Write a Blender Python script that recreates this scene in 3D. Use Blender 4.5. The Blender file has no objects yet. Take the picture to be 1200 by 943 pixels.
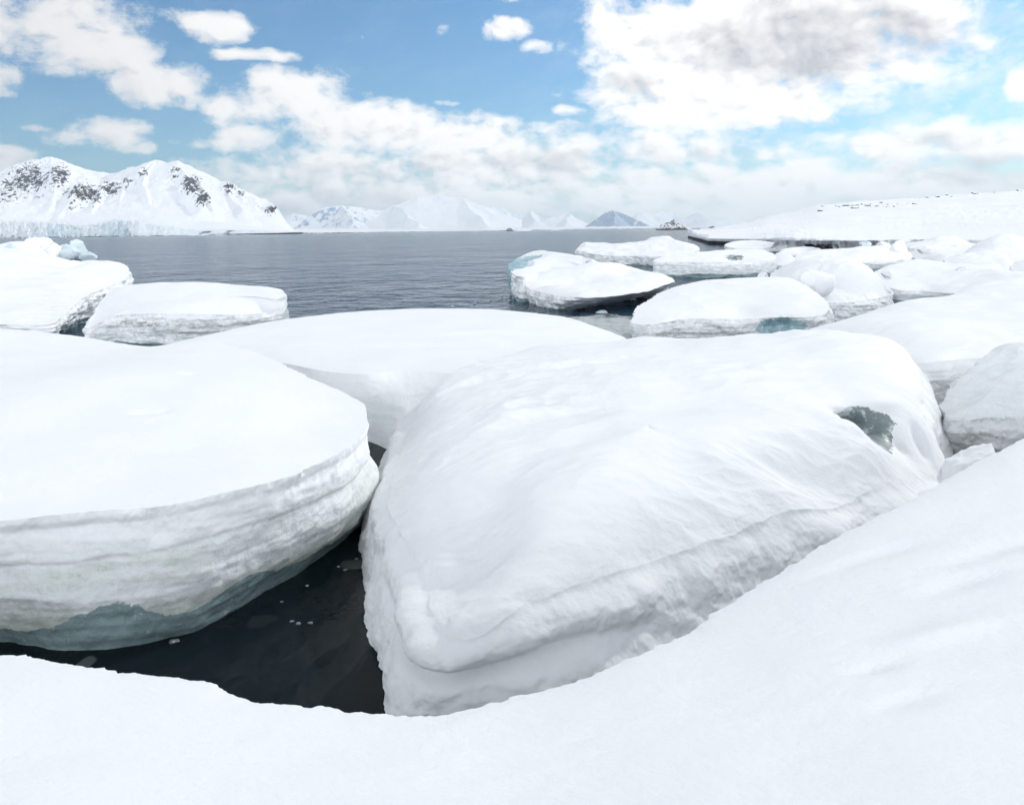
import bpy, math, random
import numpy as np
from mathutils import Matrix, Vector

scn = bpy.context.scene
col = scn.collection
rng = random.Random(7)

# ------------------------------------------------------------------ camera
F = 950.0            # focal length in photo pixels (photo is 1200 wide)
H = 3.5              # eye height above the water
ROLL = math.atan(0.0142)
CA, SA = math.cos(ROLL), math.sin(ROLL)

def unroll(u, v):
    dx, dy = u - 600.0, v - 270.0
    return dx * CA - dy * SA, dx * SA + dy * CA

def P(u, v, z):
    """point seen at (u, v) that lies at height z"""
    xr, yr = unroll(u, v)
    Y = F * (H - z) / yr
    return (xr / F * Y, Y, z)

def PD(u, v, Y):
    """point seen at (u, v) at distance Y"""
    xr, yr = unroll(u, v)
    return (xr / F * Y, Y, H - yr / F * Y)

cam_d = bpy.data.cameras.new("camera")
cam = bpy.data.objects.new("camera", cam_d)
col.objects.link(cam)
cam_d.sensor_fit = 'HORIZONTAL'
cam_d.sensor_width = 36
cam_d.lens = 36 * F / 1200
cam_d.shift_y = -201.5 / 1200
cam_d.clip_start = 0.1
cam_d.clip_end = 200000
cam.matrix_world = Matrix.Translation((0, 0, H)) @ Matrix.Rotation(math.pi / 2, 4, 'X') @ Matrix.Rotation(-ROLL, 4, 'Z')
scn.camera = cam

# ------------------------------------------------------------------ numpy noise
_gz = 1 - 2 * (np.arange(64) + .5) / 64
_gp = np.arange(64) * 2.399963
_G = np.stack([np.sqrt(1 - _gz ** 2) * np.cos(_gp), np.sqrt(1 - _gz ** 2) * np.sin(_gp), _gz], 1).astype(np.float32)
_PERM = np.random.RandomState(12345).permutation(4096).astype(np.int32)
_PERM = np.concatenate([_PERM, _PERM])
_GX, _GY, _GZ = (np.tile(_G[:, k], 64).copy() for k in range(3))

def noise(p, seed=0):
    p = p.astype(np.float32)
    fl = np.floor(p)
    f = p - fl
    i = fl.astype(np.int32) & 4095
    fx, fy, fz = f[:, 0], f[:, 1], f[:, 2]
    wx, wy, wz = ((t * t * t * (t * (t * 6 - 15) + 10)) for t in (fx, fy, fz))
    i2 = (i[:, 2] + seed * 131) & 4095
    acc = []
    for dx in (0, 1):
        hx = _PERM[i[:, 0] + dx]
        ay = []
        for dy in (0, 1):
            hy = _PERM[((hx + i[:, 1]) & 4095) + dy]
            az_ = []
            for dz in (0, 1):
                h = _PERM[((hy + i2) & 4095) + dz]
                az_.append(_GX[h] * (fx - dx) + _GY[h] * (fy - dy) + _GZ[h] * (fz - dz))
            ay.append(az_[0] + wz * (az_[1] - az_[0]))
        acc.append(ay[0] + wy * (ay[1] - ay[0]))
    return (acc[0] + wx * (acc[1] - acc[0])).astype(np.float64) * 1.5

def fbm(p, scale=1.0, octv=4, seed=0, gain=0.5, stretch=(1, 1, 1)):
    q = p * np.array(stretch) * scale
    a, s, t = 1.0, np.zeros(len(p)), 0
    for o in range(octv):
        s += a * noise(q + 17.3 * o, seed + o)
        t += a
        a *= gain
        q = q * 2.03
    return s / t

def ridged(p, scale=1.0, octv=4, seed=0, gain=0.5, stretch=(1, 1, 1)):
    q = p * np.array(stretch) * scale
    a, s, t = 1.0, np.zeros(len(p)), 0
    for o in range(octv):
        s += a * (1 - 2 * np.abs(noise(q + 9.1 * o, seed + o)))
        t += a
        a *= gain
        q = q * 2.03
    return s / t

def sstep(a, b, x):
    t = np.clip((x - a) / (b - a), 0, 1)
    return t * t * (3 - 2 * t)

# ------------------------------------------------------------------ object helpers
def tag(o, label=None, cat=None, group=None, kind=None):
    if label: o['label'] = label
    if cat: o['category'] = cat
    if group: o['group'] = group
    if kind: o['kind'] = kind
    return o

def empty(name, loc):
    o = bpy.data.objects.new(name, None)
    o.empty_display_size = 0.3
    o.location = loc
    col.objects.link(o)
    return o

def vnormals(V, quads, ngons=()):
    a, b, c, d = (V[quads[:, k]] for k in range(4))
    n = np.cross(c - a, d - b)
    N = np.zeros_like(V)
    for k in range(4):
        np.add.at(N, quads[:, k], n)
    l = np.linalg.norm(N, axis=1, keepdims=True)
    return N / np.maximum(l, 1e-12)

def mesh_obj(name, V, quads, mat, parent=None, ngons=(), attrs=None, normals=None, origin=(0, 0, 0)):
    used = np.unique(np.concatenate([quads.ravel()] + [np.asarray(g) for g in ngons])) if len(quads) or ngons else np.array([], int)
    remap = -np.ones(len(V), np.int64)
    remap[used] = np.arange(len(used))
    vv = V[used] - np.array(origin)
    faces = remap[quads].tolist() + [remap[np.asarray(g)].tolist() for g in ngons]
    me = bpy.data.meshes.new(name)
    me.from_pydata(vv.tolist(), [], faces)
    me.polygons.foreach_set('use_smooth', np.ones(len(me.polygons), bool))
    for k, a in (attrs or {}).items():
        at = me.attributes.new(k, 'FLOAT', 'POINT')
        at.data.foreach_set('value', a[used].astype(np.float32))
    me.materials.append(mat)
    if normals is not None:
        me.normals_split_custom_set_from_vertices(normals[used].tolist())
    me.update()
    o = bpy.data.objects.new(name, me)
    col.objects.link(o)
    if parent: o.parent = parent
    else: o.location = origin
    return o

def grid_quads(nr, nc, wrap=False):
    r = np.arange(nr - 1)[:, None]
    c = np.arange(nc if wrap else nc - 1)[None, :]
    c2 = (c + 1) % nc
    return np.stack([(r * nc + c), (r * nc + c2), ((r + 1) * nc + c2), ((r + 1) * nc + c)], -1).reshape(-1, 4)

def closed_curve(pts, n, fine=60):
    """periodic Catmull-Rom through pts (k, d), resampled evenly along its xy length; returns (n,d) and index params"""
    p = np.asarray(pts, float)
    k = len(p)
    t = np.linspace(0, k, k * fine, endpoint=False)
    i = np.floor(t).astype(int)
    f = (t - i)[:, None]
    p0, p1, p2, p3 = p[(i - 1) % k], p[i % k], p[(i + 1) % k], p[(i + 2) % k]
    tau = 0.42
    m1, m2 = tau * (p2 - p0), tau * (p3 - p1)
    q = (2 * f**3 - 3 * f**2 + 1) * p1 + (f**3 - 2 * f**2 + f) * m1 + (-2 * f**3 + 3 * f**2) * p2 + (f**3 - f**2) * m2
    d = np.linalg.norm(np.diff(np.vstack([q, q[:1]])[:, :2], axis=0), axis=1)
    # finer steps on the side that faces the viewpoint
    near = np.linalg.norm(q[:, :2], axis=1)
    front = np.maximum(near.min(), 1.0) / np.maximum(near, 1.0)
    d = d * np.clip(front, 0.25, 1) ** 1.2 * np.where(q[:, 1] < 0.8, 0.12, 1.0)
    s = np.concatenate([[0], np.cumsum(d)])
    tgt = np.linspace(0, s[-1], n, endpoint=False)
    qq = np.vstack([q, q[:1]])
    return np.stack([np.interp(tgt, s, qq[:, j]) for j in range(p.shape[1])], 1)

def tps(ctrl, xy, lam=1e-3):
    c = np.asarray(ctrl, float)
    sc = np.ptp(c[:, :2], axis=0).max()
    A = c[:, :2] / sc
    B = xy / sc
    def U(r2): return np.where(r2 > 1e-12, 0.5 * r2 * np.log(np.maximum(r2, 1e-12)), 0)
    K = U(((A[:, None] - A[None]) ** 2).sum(-1)) + lam * np.eye(len(A))
    Pm = np.hstack([np.ones((len(A), 1)), A])
    M = np.block([[K, Pm], [Pm.T, np.zeros((3, 3))]])
    w = np.linalg.solve(M, np.concatenate([c[:, 2], np.zeros(3)]))
    out = np.empty(len(B))
    for s in range(0, len(B), 20000):
        b = B[s:s + 20000]
        out[s:s + 20000] = U(((b[:, None] - A[None]) ** 2).sum(-1)) @ w[:len(A)] + w[len(A)] + b @ w[len(A) + 1:]
    return out

# ------------------------------------------------------------------ materials
class NT:
    """small node-tree writer"""
    def __init__(s, tree):
        s.t = tree
        s.t.nodes.clear()
    def n(s, kind, **kw):
        nd = s.t.nodes.new(kind)
        ins = kw.pop('ins', {})
        for k, v in kw.items(): setattr(nd, k, v)
        for k, v in ins.items(): s.put(nd.inputs[k], v)
        return nd
    def put(s, sock, v):
        if hasattr(v, 'is_output'): s.t.links.new(v, sock)
        else: sock.default_value = v
    def m(s, op, a, b=0.0, c=0.0, clamp=False):
        nd = s.t.nodes.new('ShaderNodeMath')
        nd.operation = op
        nd.use_clamp = clamp
        for k, v in enumerate((a, b, c)): s.put(nd.inputs[k], v)
        return nd.outputs[0]
    def vm(s, op, a, b=(0, 0, 0)):
        nd = s.t.nodes.new('ShaderNodeVectorMath')
        nd.operation = op
        s.put(nd.inputs[0], a)
        if op == 'SCALE': s.put(nd.inputs['Scale'], b)
        else: s.put(nd.inputs[1], b)
        return nd.outputs[1] if op in ('LENGTH', 'DOT_PRODUCT') else nd.outputs[0]
    def step(s, a, b, x):
        nd = s.n('ShaderNodeMapRange', interpolation_type='SMOOTHSTEP')
        s.put(nd.inputs[0], x)
        nd.inputs[1].default_value = a
        nd.inputs[2].default_value = b
        if a > b:
            nd.inputs[1].default_value, nd.inputs[2].default_value, nd.inputs[3].default_value, nd.inputs[4].default_value = b, a, 1.0, 0.0
        return nd.outputs[0]
    def mix(s, f, a, b):
        nd = s.n('ShaderNodeMix', data_type='RGBA')
        s.put(nd.inputs[0], f)
        s.put(nd.inputs[6], a if hasattr(a, 'is_output') else (*a, 1) if len(a) == 3 else a)
        s.put(nd.inputs[7], b if hasattr(b, 'is_output') else (*b, 1) if len(b) == 3 else b)
        return nd.outputs[2]
    def noise(s, vec, scale, detail=4, rough=0.55, dist=0.0):
        nd = s.n('ShaderNodeTexNoise')
        s.put(nd.inputs['Vector'], vec)
        nd.inputs['Scale'].default_value = scale
        nd.inputs['Detail'].default_value = detail
        nd.inputs['Roughness'].default_value = rough
        nd.inputs['Distortion'].default_value = dist
        return nd.outputs[0]
    def attr(s, name):
        return s.n('ShaderNodeAttribute', attribute_name=name).outputs['Fac']
    def bump(s, h, strength, dist, normal=None):
        nd = s.n('ShaderNodeBump')
        s.put(nd.inputs['Height'], h)
        nd.inputs['Strength'].default_value = strength
        nd.inputs['Distance'].default_value = dist
        if normal is not None: s.put(nd.inputs['Normal'], normal)
        return nd.outputs[0]

def mat(name):
    m = bpy.data.materials.new(name)
    m.use_nodes = True
    nt = NT(m.node_tree)
    out = nt.n('ShaderNodeOutputMaterial')
    b = nt.n('ShaderNodeBsdfPrincipled')
    nt.t.links.new(b.outputs[0], out.inputs[0])
    pos = nt.n('ShaderNodeNewGeometry').outputs['Position']
    return m, nt, b, pos

SNOW = (0.90, 0.90, 0.905)

def snow_mat(name, bump1=1.0, fine=True, sss=0.0):
    m, nt, b, pos = mat(name)
    big = nt.noise(pos, 0.9, 3)
    c = nt.mix(nt.step(0.35, 0.7, big), SNOW, (0.875, 0.88, 0.89))
    nt.put(b.inputs['Base Color'], c)
    b.inputs['Roughness'].default_value = 0.72
    b.inputs['Specular IOR Level'].default_value = 0.25
    if sss:
        b.inputs['Subsurface Weight'].default_value = sss
        b.inputs['Subsurface Radius'].default_value = (0.6, 0.8, 1.0)
        b.inputs['Subsurface Scale'].default_value = 0.06
    rot = nt.n('ShaderNodeVectorRotate', rotation_type='Z_AXIS', ins={'Vector': pos, 'Angle': 0.35}).outputs[0]
    st = nt.vm('MULTIPLY', rot, (1.0, 1.8, 1.6))
    n1 = nt.noise(st, 1.3, 5, 0.58, 0.4)
    nb = nt.bump(n1, 0.42 * bump1, 0.06)
    if fine:
        n2 = nt.noise(pos, 38, 4, 0.7)
        n3 = nt.noise(st, 14, 4, 0.6, 0.2)
        nb = nt.bump(n3, 0.4 * bump1, 0.010, nb)
        nb = nt.bump(n2, 0.5 * bump1, 0.006, nb)
    nt.put(b.inputs['Normal'], nb)
    return m

def flank_mat(name, tint=(0.78, 0.81, 0.81), dirt=(0.56, 0.57, 0.55), fine=1.0, gritty=0.7, old=None):
    """banded ice under the snow: white firn, grey-green ice bands, grit, wet clear ice at the waterline"""
    m, nt, b, pos = mat(name)
    warp = nt.noise(pos, 0.7, 3)
    sep = nt.n('ShaderNodeSeparateXYZ')
    nt.put(sep.inputs[0], pos)
    zz = nt.m('ADD', sep.outputs[2], nt.m('MULTIPLY', warp, 0.5))
    comb = nt.n('ShaderNodeCombineXYZ')
    nt.put(comb.inputs[0], nt.m('MULTIPLY', sep.outputs[0], 0.35))
    nt.put(comb.inputs[1], nt.m('MULTIPLY', sep.outputs[1], 0.35))
    nt.put(comb.inputs[2], nt.m('MULTIPLY', zz, 3.2))
    strata = nt.noise(comb.outputs[0], 1.9, 5, 0.62)
    patch = nt.noise(pos, 3.0, 6, 0.65, 0.4)
    c = nt.mix(nt.step(0.42, 0.68, nt.m('ADD', nt.m('MULTIPLY', strata, 0.65), nt.m('MULTIPLY', patch, 0.35))), (0.885, 0.90, 0.905), tint)
    grit = nt.m('MULTIPLY', nt.step(0.60, 0.72, strata), nt.step(0.48, 0.62, nt.noise(pos, 9, 5, 0.7)))
    c = nt.mix(nt.m('MULTIPLY', grit, gritty), c, dirt)
    if old:      # a lower layer of older, greyer-green ice
        lower = nt.step(0.86, 0.60, nt.m('ADD', zz, nt.m('MULTIPLY', patch, 0.35)))
        c = nt.mix(nt.m('MULTIPLY', lower, 0.85), c, nt.mix(patch, old, tuple(x * 1.35 for x in old)))
    dirtband = nt.m('MULTIPLY', nt.attr('dirt'), nt.step(0.40, 0.62, nt.noise(nt.vm('MULTIPLY', pos, (1, 1, 3)), 5, 6, 0.7)), clamp=True)
    c = nt.mix(dirtband, c, (0.21, 0.215, 0.205))
    wet = nt.attr('wet')
    wf = nt.step(0.47, 0.53, nt.m('ADD', wet, nt.m('MULTIPLY', nt.m('SUBTRACT', nt.noise(pos, 5.0, 6, 0.68, 0.5), 0.5), 0.55)))
    wc = nt.mix(nt.noise(pos, 2.2, 4), (0.16, 0.24, 0.25), (0.34, 0.44, 0.445))
    crust = nt.step(0.60, 0.68, nt.noise(pos, 16, 5, 0.7, 0.3))
    wc = nt.mix(nt.m('MULTIPLY', crust, 0.5), wc, (0.66, 0.7, 0.7))
    c = nt.mix(wf, c, wc)
    nt.put(b.inputs['Base Color'], c)
    nt.put(b.inputs['Roughness'], nt.m('SUBTRACT', 0.58, nt.m('MULTIPLY', wf, 0.38)))
    b.inputs['IOR'].default_value = 1.31
    b.inputs['Subsurface Weight'].default_value = 0.0
    n1 = nt.noise(comb.outputs[0], 7, 6, 0.65)
    n2 = nt.noise(pos, 11, 6, 0.66, 0.4)
    n3 = nt.noise(pos, 45, 4, 0.65)
    nb = nt.bump(n1, 0.14 * fine, 0.06)
    nb = nt.bump(n2, 0.55 * fine, 0.05, nb)
    nb = nt.bump(n3, 0.4 * fine, 0.012, nb)
    nt.put(b.inputs['Normal'], nb)
    return m

def ice_mat(name, c1=(0.12, 0.15, 0.155), c2=(0.27, 0.32, 0.325), frost=0.7, rough=0.32):
    m, nt, b, pos = mat(name)
    n = nt.noise(pos, 1.6, 5, 0.6, 0.8)
    c = nt.mix(nt.step(0.3, 0.7, n), c1, c2)
    fr = nt.m('MULTIPLY', nt.step(0.50, 0.60, nt.noise(pos, 5.5, 7, 0.72, 0.4)), frost)
    c = nt.mix(fr, c, (0.78, 0.82, 0.83))
    nt.put(b.inputs['Base Color'], c)
    nt.put(b.inputs['Roughness'], nt.m('ADD', rough, nt.m('MULTIPLY', fr, 0.5)))
    b.inputs['IOR'].default_value = 1.31
    nb = nt.bump(nt.noise(pos, 4, 5, 0.6, 0.5), 0.3, 0.05)
    nb = nt.bump(nt.noise(pos, 26, 5, 0.7), 0.3, 0.012, nb)
    nt.put(b.inputs['Normal'], nb)
    return m

M_SNOW = snow_mat('wind_packed_snow')
M_BANK = snow_mat('fresh_snow', 1.05)
M_FARSNOW = snow_mat('distant_snow', 0.6, fine=False)
M_FLANK = flank_mat('layered_ice')
M_FLANK_B = flank_mat('wet_layered_ice', tint=(0.74, 0.78, 0.735), dirt=(0.55, 0.57, 0.50), fine=0.75, old=(0.42, 0.455, 0.405))
M_FLANK_C = flank_mat('snowy_ice', tint=(0.83, 0.855, 0.86), dirt=(0.66, 0.67, 0.655), gritty=0.45, fine=0.5)
M_FLANK_R = flank_mat('weathered_ice', fine=1.5, tint=(0.74, 0.74, 0.715), dirt=(0.50, 0.49, 0.455), gritty=0.8)
M_ICE = ice_mat('clear_grey_ice')
M_TEAL = ice_mat('blue_glacier_ice', (0.22, 0.38, 0.43), (0.46, 0.61, 0.65), 0.5)
M_CHUNK = ice_mat('frosted_ice', (0.50, 0.64, 0.68), (0.74, 0.82, 0.85), 0.8, 0.35)

def mountain_mat(name, snow=(0.87, 0.88, 0.90), rock=(0.03, 0.03, 0.032), scale=0.012, namp=0.9, streak=(1, 1, 1)):
    m, nt, b, pos = mat(name)
    r = nt.attr('rock')
    n = nt.noise(nt.vm('MULTIPLY', pos, streak), scale, 6, 0.68, 0.3)
    f = nt.step(0.44, 0.54, nt.m('ADD', r, nt.m('MULTIPLY', nt.m('SUBTRACT', n, 0.5), namp)))
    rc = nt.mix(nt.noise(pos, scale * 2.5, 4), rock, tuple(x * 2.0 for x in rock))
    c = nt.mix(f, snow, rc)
    ice = nt.attr('ice')
    n2 = nt.noise(nt.vm('MULTIPLY', pos, (1, 1, 0.35)), scale * 3, 5, 0.7)
    fi = nt.m('MULTIPLY', ice, nt.step(0.38, 0.62, n2), clamp=True)
    c = nt.mix(fi, c, (0.45, 0.64, 0.71))
    nt.put(b.inputs['Base Color'], c)
    b.inputs['Roughness'].default_value = 0.8
    b.inputs['Specular IOR Level'].default_value = 0.15
    nb = nt.bump(n, 0.5, 0.25 / scale * 0.35)
    nt.put(b.inputs['Normal'], nb)
    return m

M_MTN = mountain_mat('rock_and_snow', scale=0.05, namp=2.2, streak=(1.0, 0.35, 0.8))
M_MTN2 = mountain_mat('far_blue_hazed_rock_and_snow', rock=(0.20, 0.26, 0.34), scale=0.012)  # rock blued and lightened: distance haze and blue shade put into its colour
M_GLAC = mountain_mat('glacier_ice', scale=0.02)

def rock_mat():
    m, nt, b, pos = mat('dark_rock')
    c = nt.mix(nt.noise(pos, 1.2, 5), (0.035, 0.035, 0.036), (0.10, 0.098, 0.096))
    g = nt.n('ShaderNodeNewGeometry')
    sep = nt.n('ShaderNodeSeparateXYZ')
    nt.put(sep.inputs[0], g.outputs['Normal'])
    sn = nt.step(0.35, 0.6, nt.m('ADD', sep.outputs[2], nt.m('MULTIPLY', nt.m('SUBTRACT', nt.noise(pos, 0.8, 4), 0.5), 0.8)))
    c = nt.mix(sn, c, SNOW)
    nt.put(b.inputs['Base Color'], c)
    b.inputs['Roughness'].default_value = 0.85
    nt.put(b.inputs['Normal'], nt.bump(nt.noise(pos, 3, 5, 0.65), 0.6, 0.2))
    return m
M_ROCK = rock_mat()

def water_mat():
    m, nt, b, pos = mat('sea_water')
    sep = nt.n('ShaderNodeSeparateXYZ')
    nt.put(sep.inputs[0], pos)
    x, y = sep.outputs[0], sep.outputs[1]
    d = nt.vm('LENGTH', pos)
    # sheltered water among the near floes is calm, the open fjord is rippled
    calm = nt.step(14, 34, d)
    w1 = nt.noise(nt.vm('MULTIPLY', pos, (1.0, 0.8, 1)), 1.5, 3, 0.6, 0.6)
    w2 = nt.noise(nt.vm('MULTIPLY', pos, (1.0, 0.75, 1)), 0.4, 4, 0.6, 0.4)
    w3 = nt.noise(nt.vm('MULTIPLY', pos, (1.0, 0.7, 1)), 0.06, 5, 0.6, 0.3)
    h = nt.m('ADD', nt.m('ADD', nt.m('MULTIPLY', w1, 0.34), nt.m('MULTIPLY', w2, 1.0)), nt.m('MULTIPLY', w3, 2.6))
    bn = nt.n('ShaderNodeBump')
    nt.put(bn.inputs['Height'], h)
    nt.put(bn.inputs['Strength'], nt.m('MULTIPLY', nt.m('ADD', 0.04, nt.m('MULTIPLY', calm, 0.95)), 1.0))
    bn.inputs['Distance'].default_value = 1.0
    # slush and sunk ice in the sheltered water
    sx = nt.m('DIVIDE', nt.m('SUBTRACT', x, 3.2), 4.0)
    sy = nt.m('DIVIDE', nt.m('SUBTRACT', y, 28.5), 6.0)
    slz = nt.m('SUBTRACT', 1.0, nt.m('ADD', nt.m('MULTIPLY', sx, sx), nt.m('MULTIPLY', sy, sy)))
    sn = nt.noise(pos, 1.1, 6, 0.75, 0.5)
    slush = nt.step(0.35, 0.75, nt.m('ADD', nt.m('MULTIPLY', slz, 0.9), nt.m('MULTIPLY', nt.m('SUBTRACT', sn, 0.45), 1.6)))
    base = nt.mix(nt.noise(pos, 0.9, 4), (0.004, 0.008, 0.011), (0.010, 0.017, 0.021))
    vor = nt.n('ShaderNodeTexVoronoi', feature='F1')
    nt.put(vor.inputs['Vector'], nt.vm('ADD', pos, nt.vm('SCALE', nt.n('ShaderNodeTexNoise', ins={'Vector': pos, 'Scale': 3.0}).outputs[1], 0.25)))
    vor.inputs['Scale'].default_value = 1.9
    sepc = nt.n('ShaderNodeSeparateColor')
    nt.put(sepc.inputs[0], vor.outputs['Color'])
    rad = nt.m('SUBTRACT', nt.m('MULTIPLY', sepc.outputs[0], 0.62), 0.16)
    disc = nt.step(-0.02, 0.05, nt.m('SUBTRACT', rad, vor.outputs['Distance']))
    disc = nt.m('MULTIPLY', disc, nt.m('MULTIPLY', nt.m('SUBTRACT', 1.0, nt.step(12, 16, d)), nt.m('MULTIPLY', sepc.outputs[1], 0.5)))
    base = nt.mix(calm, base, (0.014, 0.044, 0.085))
    base = nt.mix(disc, base, (0.17, 0.19, 0.19))
    base = nt.mix(slush, base, (0.52, 0.55, 0.55))
    nt.put(b.inputs['Base Color'], base)
    nt.put(b.inputs['Roughness'], nt.m('ADD', nt.m('ADD', 0.03, nt.m('MULTIPLY', calm, 0.10)), nt.m('MULTIPLY', slush, 0.5)))
    b.inputs['IOR'].default_value = 1.33
    nt.put(b.inputs['Specular IOR Level'], nt.m('ADD', 0.08, nt.m('MULTIPLY', calm, 0.15)))
    nt.put(b.inputs['Normal'], nt.bump(sn, 0.25, 0.05, bn.outputs[0]) if False else bn.outputs[0])
    return m
M_WATER = water_mat()

# ------------------------------------------------------------------ floes
def pts_world(lst):
    out = []
    for p in lst:
        if len(p) == 4: out.append((p[0], p[1], p[2]))      # already in metres
        else: out.append(P(*p))
    return np.array(out)

def keep_largest(quads, idx):
    """the largest connected patch among faces idx"""
    if not len(idx): return idx
    q = quads[idx]
    comp = np.full(quads.max() + 1, 10 ** 9)
    comp[q.ravel()] = q.ravel()
    for _ in range(400):
        m = comp[q].min(1)
        old = comp[q].sum()
        for k in range(4): np.minimum.at(comp, q[:, k], m)
        if comp[q].sum() == old: break
    c = comp[q[:, 0]]
    ids, n = np.unique(c, return_counts=True)
    return idx[c == ids[n.argmax()]]

def build_floe(rim, base=None, tops=(), inset=0.0, nth=320, nr=46, ns=30, zbot=-0.35, bulge=0.06,
               prof=None, rnd=0.06, rho=0.35, seed=1, cap_amp=0.05, side_amp=0.10, rim_amp=0.05,
               centre=None, dents=(), wet_z=0.15, wet_noise=0.12, ice=(), dirt=(), strata=0.05, drift=0.02, lip_amp=0.0, cap_drop=0.22, crumb=0.0, lip_at=None):
    R = pts_world(rim)
    k = len(R)
    if R[:, 1].min() > 18:          # the farther floes: crisp broken edges
        rnd *= 0.65
        lip_amp = max(lip_amp, 0.05)
        crumb = max(crumb, 0.07)
    nrm = np.empty((k, 2))
    area = 0.5 * np.sum(R[:, 0] * np.roll(R[:, 1], -1) - np.roll(R[:, 0], -1) * R[:, 1])
    if area < 0:
        R = R[::-1]
        base = base[::-1] if base else None
    tng = np.roll(R[:, :2], -1, 0) - np.roll(R[:, :2], 1, 0)
    nrm = np.stack([tng[:, 1], -tng[:, 0]], 1)
    nrm /= np.linalg.norm(nrm, axis=1, keepdims=True)
    B = R[:, :2] - nrm * inset
    if base:
        for i, b in enumerate(base):
            if b is not None:
                B[i] = P(b[0], b[1], 0)[:2] if len(b) == 2 else b[:2]
    C = closed_curve(np.hstack([R, B]), nth)
    rimc, basec = C[:, :3], C[:, 3:5]
    t = np.roll(rimc[:, :2], -1, 0) - np.roll(rimc[:, :2], 1, 0)
    n2 = np.stack([t[:, 1], -t[:, 0]], 1)
    n2 /= np.linalg.norm(n2, axis=1, keepdims=True) + 1e-9
    for _ in range(6):
        n2 = (np.roll(n2, 1, 0) + n2 * 2 + np.roll(n2, -1, 0)) / 4
    n2 /= np.linalg.norm(n2, axis=1, keepdims=True) + 1e-9
    c = np.array(centre) if centre is not None else rimc[:, :2].mean(0)
    # --- top rings (centre -> rim)
    r = np.concatenate([[0.01], 1 - (1 - np.linspace(0.03, 1, nr - 1)) ** 1.6])
    r = np.unique(np.clip(r, 0.01, 1))
    nr = len(r)
    XY = c + (rimc[None, :, :2] - c) * r[:, None, None]
    tops = np.array([p if len(p) == 3 else p[:3] for p in tops]).reshape(-1, 3)
    step = max(1, nth // 70)
    ctrl = np.vstack([rimc[::step], tops]) if len(tops) else rimc[::step]
    Z = tps(ctrl, XY.reshape(-1, 2)).reshape(nr, nth)
    w = (r ** 8)[:, None]
    Z = Z * (1 - w) + rimc[None, :, 2] * w
    dist = np.linalg.norm(XY - rimc[None, :, :2], axis=2)
    Z += rnd * (1 - np.exp(-dist / rho)) - rnd * 0.3
    top = np.dstack([XY, Z])
    # --- side rings (rim -> under water)
    s = np.linspace(0, 1, ns + 1)[1:]
    zr = rimc[None, :, 2] - rnd * 0.3
    zs = zr + (zbot - zr) * s[:, None]
    f = np.clip((zr - zs) / np.maximum(zr, 0.1), 0, 1.6)
    xy = rimc[None, :, :2] + (basec - rimc[:, :2])[None] * f[..., None]
    if prof is None: prof = [(0, 0), (0.12, 0.5), (0.45, 1.0), (0.8, 0.4), (1, 0), (1.6, -0.5)]
    qv = np.column_stack([np.tile(rimc[:, :2], (ns, 1)), zs.ravel() * 0.6]) + seed * 31.7
    fv = f + 0.11 * fbm(qv, 0.55, 3, seed + 81).reshape(f.shape)
    av = 0.75 + 1.5 * fbm(qv, 0.40, 3, seed + 82).reshape(f.shape)
    if lip_at is not None:      # an overhanging lip in one place only
        g = np.exp(-(np.linalg.norm(rimc[:, :2] - np.array(lip_at[0]), axis=1) / lip_at[1]) ** 2)
        av = av * (0.85 + 0.6 * g[None])
    pf = np.interp(np.maximum(fv, 0) * sstep(0, 0.22, f), [a for a, _ in prof], [b for _, b in prof]) * bulge * np.clip(av, 0.1, 1.7)
    if lip_at is not None:
        pf = pf - g[None] * 0.13 * np.exp(-((fv - 0.42) / 0.08) ** 2)
    xy = xy + n2[None] * pf[..., None]
    side = np.dstack([xy, zs])
    V = np.concatenate([top.reshape(-1, 3), side.reshape(-1, 3)])
    ntop = nr * nth
    sw = np.concatenate([np.zeros(ntop), np.repeat(sstep(0.0, 0.12, s), nth)])       # 1 on the flank
    edge = np.concatenate([np.exp(-(dist / 0.28)).ravel(), np.ones(ns * nth)])         # 1 at the rim and below
    NN = np.tile(n2, (nr + ns, 1))
    # displacement: wind drifts on the cap
    so = seed * 31.7
    Q = V + so
    capw = 1 - sw
    dz = cap_amp * fbm(Q, 0.45, 3, seed) + drift * ridged(Q, 1.1, 3, seed + 5, stretch=(0.8, 1.7, 1)) * (0.5 + fbm(Q, 0.5, 2, seed + 9))
    V[:, 2] += dz * capw * (1 - 0.6 * edge)
    # flank: ledges (bands), lumps and crumbs
    out = side_amp * fbm(Q, 0.9, 3, seed + 11) + side_amp * 0.55 * fbm(Q, 3.1, 5, seed + 12, 0.55)
    out += strata * (ridged(Q, 1.0, 3, seed + 13, stretch=(0.4, 0.4, 5.0)))
    out = out * sw + edge * rim_amp * fbm(Q, 1.6, 5, seed + 21, 0.6)
    if lip_amp:   # broken, crumbly edge of the snow layer
        fall = np.concatenate([np.exp(-(dist / 0.12)).ravel(), np.repeat(np.exp(-((s * ns) / 8.0) ** 2), nth)])
        out += lip_amp * fall * ridged(Q, 3.0, 4, seed + 33, 0.6)
    if crumb:
        fall = np.concatenate([np.exp(-(dist / 0.06)).ravel(), np.repeat(np.exp(-((s * ns) / 10.0) ** 2), nth)])
        cr = fbm(Q * np.array([1, 1, 0.4]), 6.0, 5, seed + 71, 0.65) * (0.6 + 2.2 * np.abs(fbm(Q, 0.8, 2, seed + 72)))
        out += crumb * fall * np.where(cr > 0, cr * 1.6, cr)
    V[:, :2] += NN * out[:, None]
    # dents: (centre, radius xyz, push xyz)
    for cen, rad, push in dents:
        q = (V - np.array(cen)) / np.array(rad)
        g = np.exp(-(q ** 2).sum(1))
        V += g[:, None] * np.array(push)
    A = {}
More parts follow.
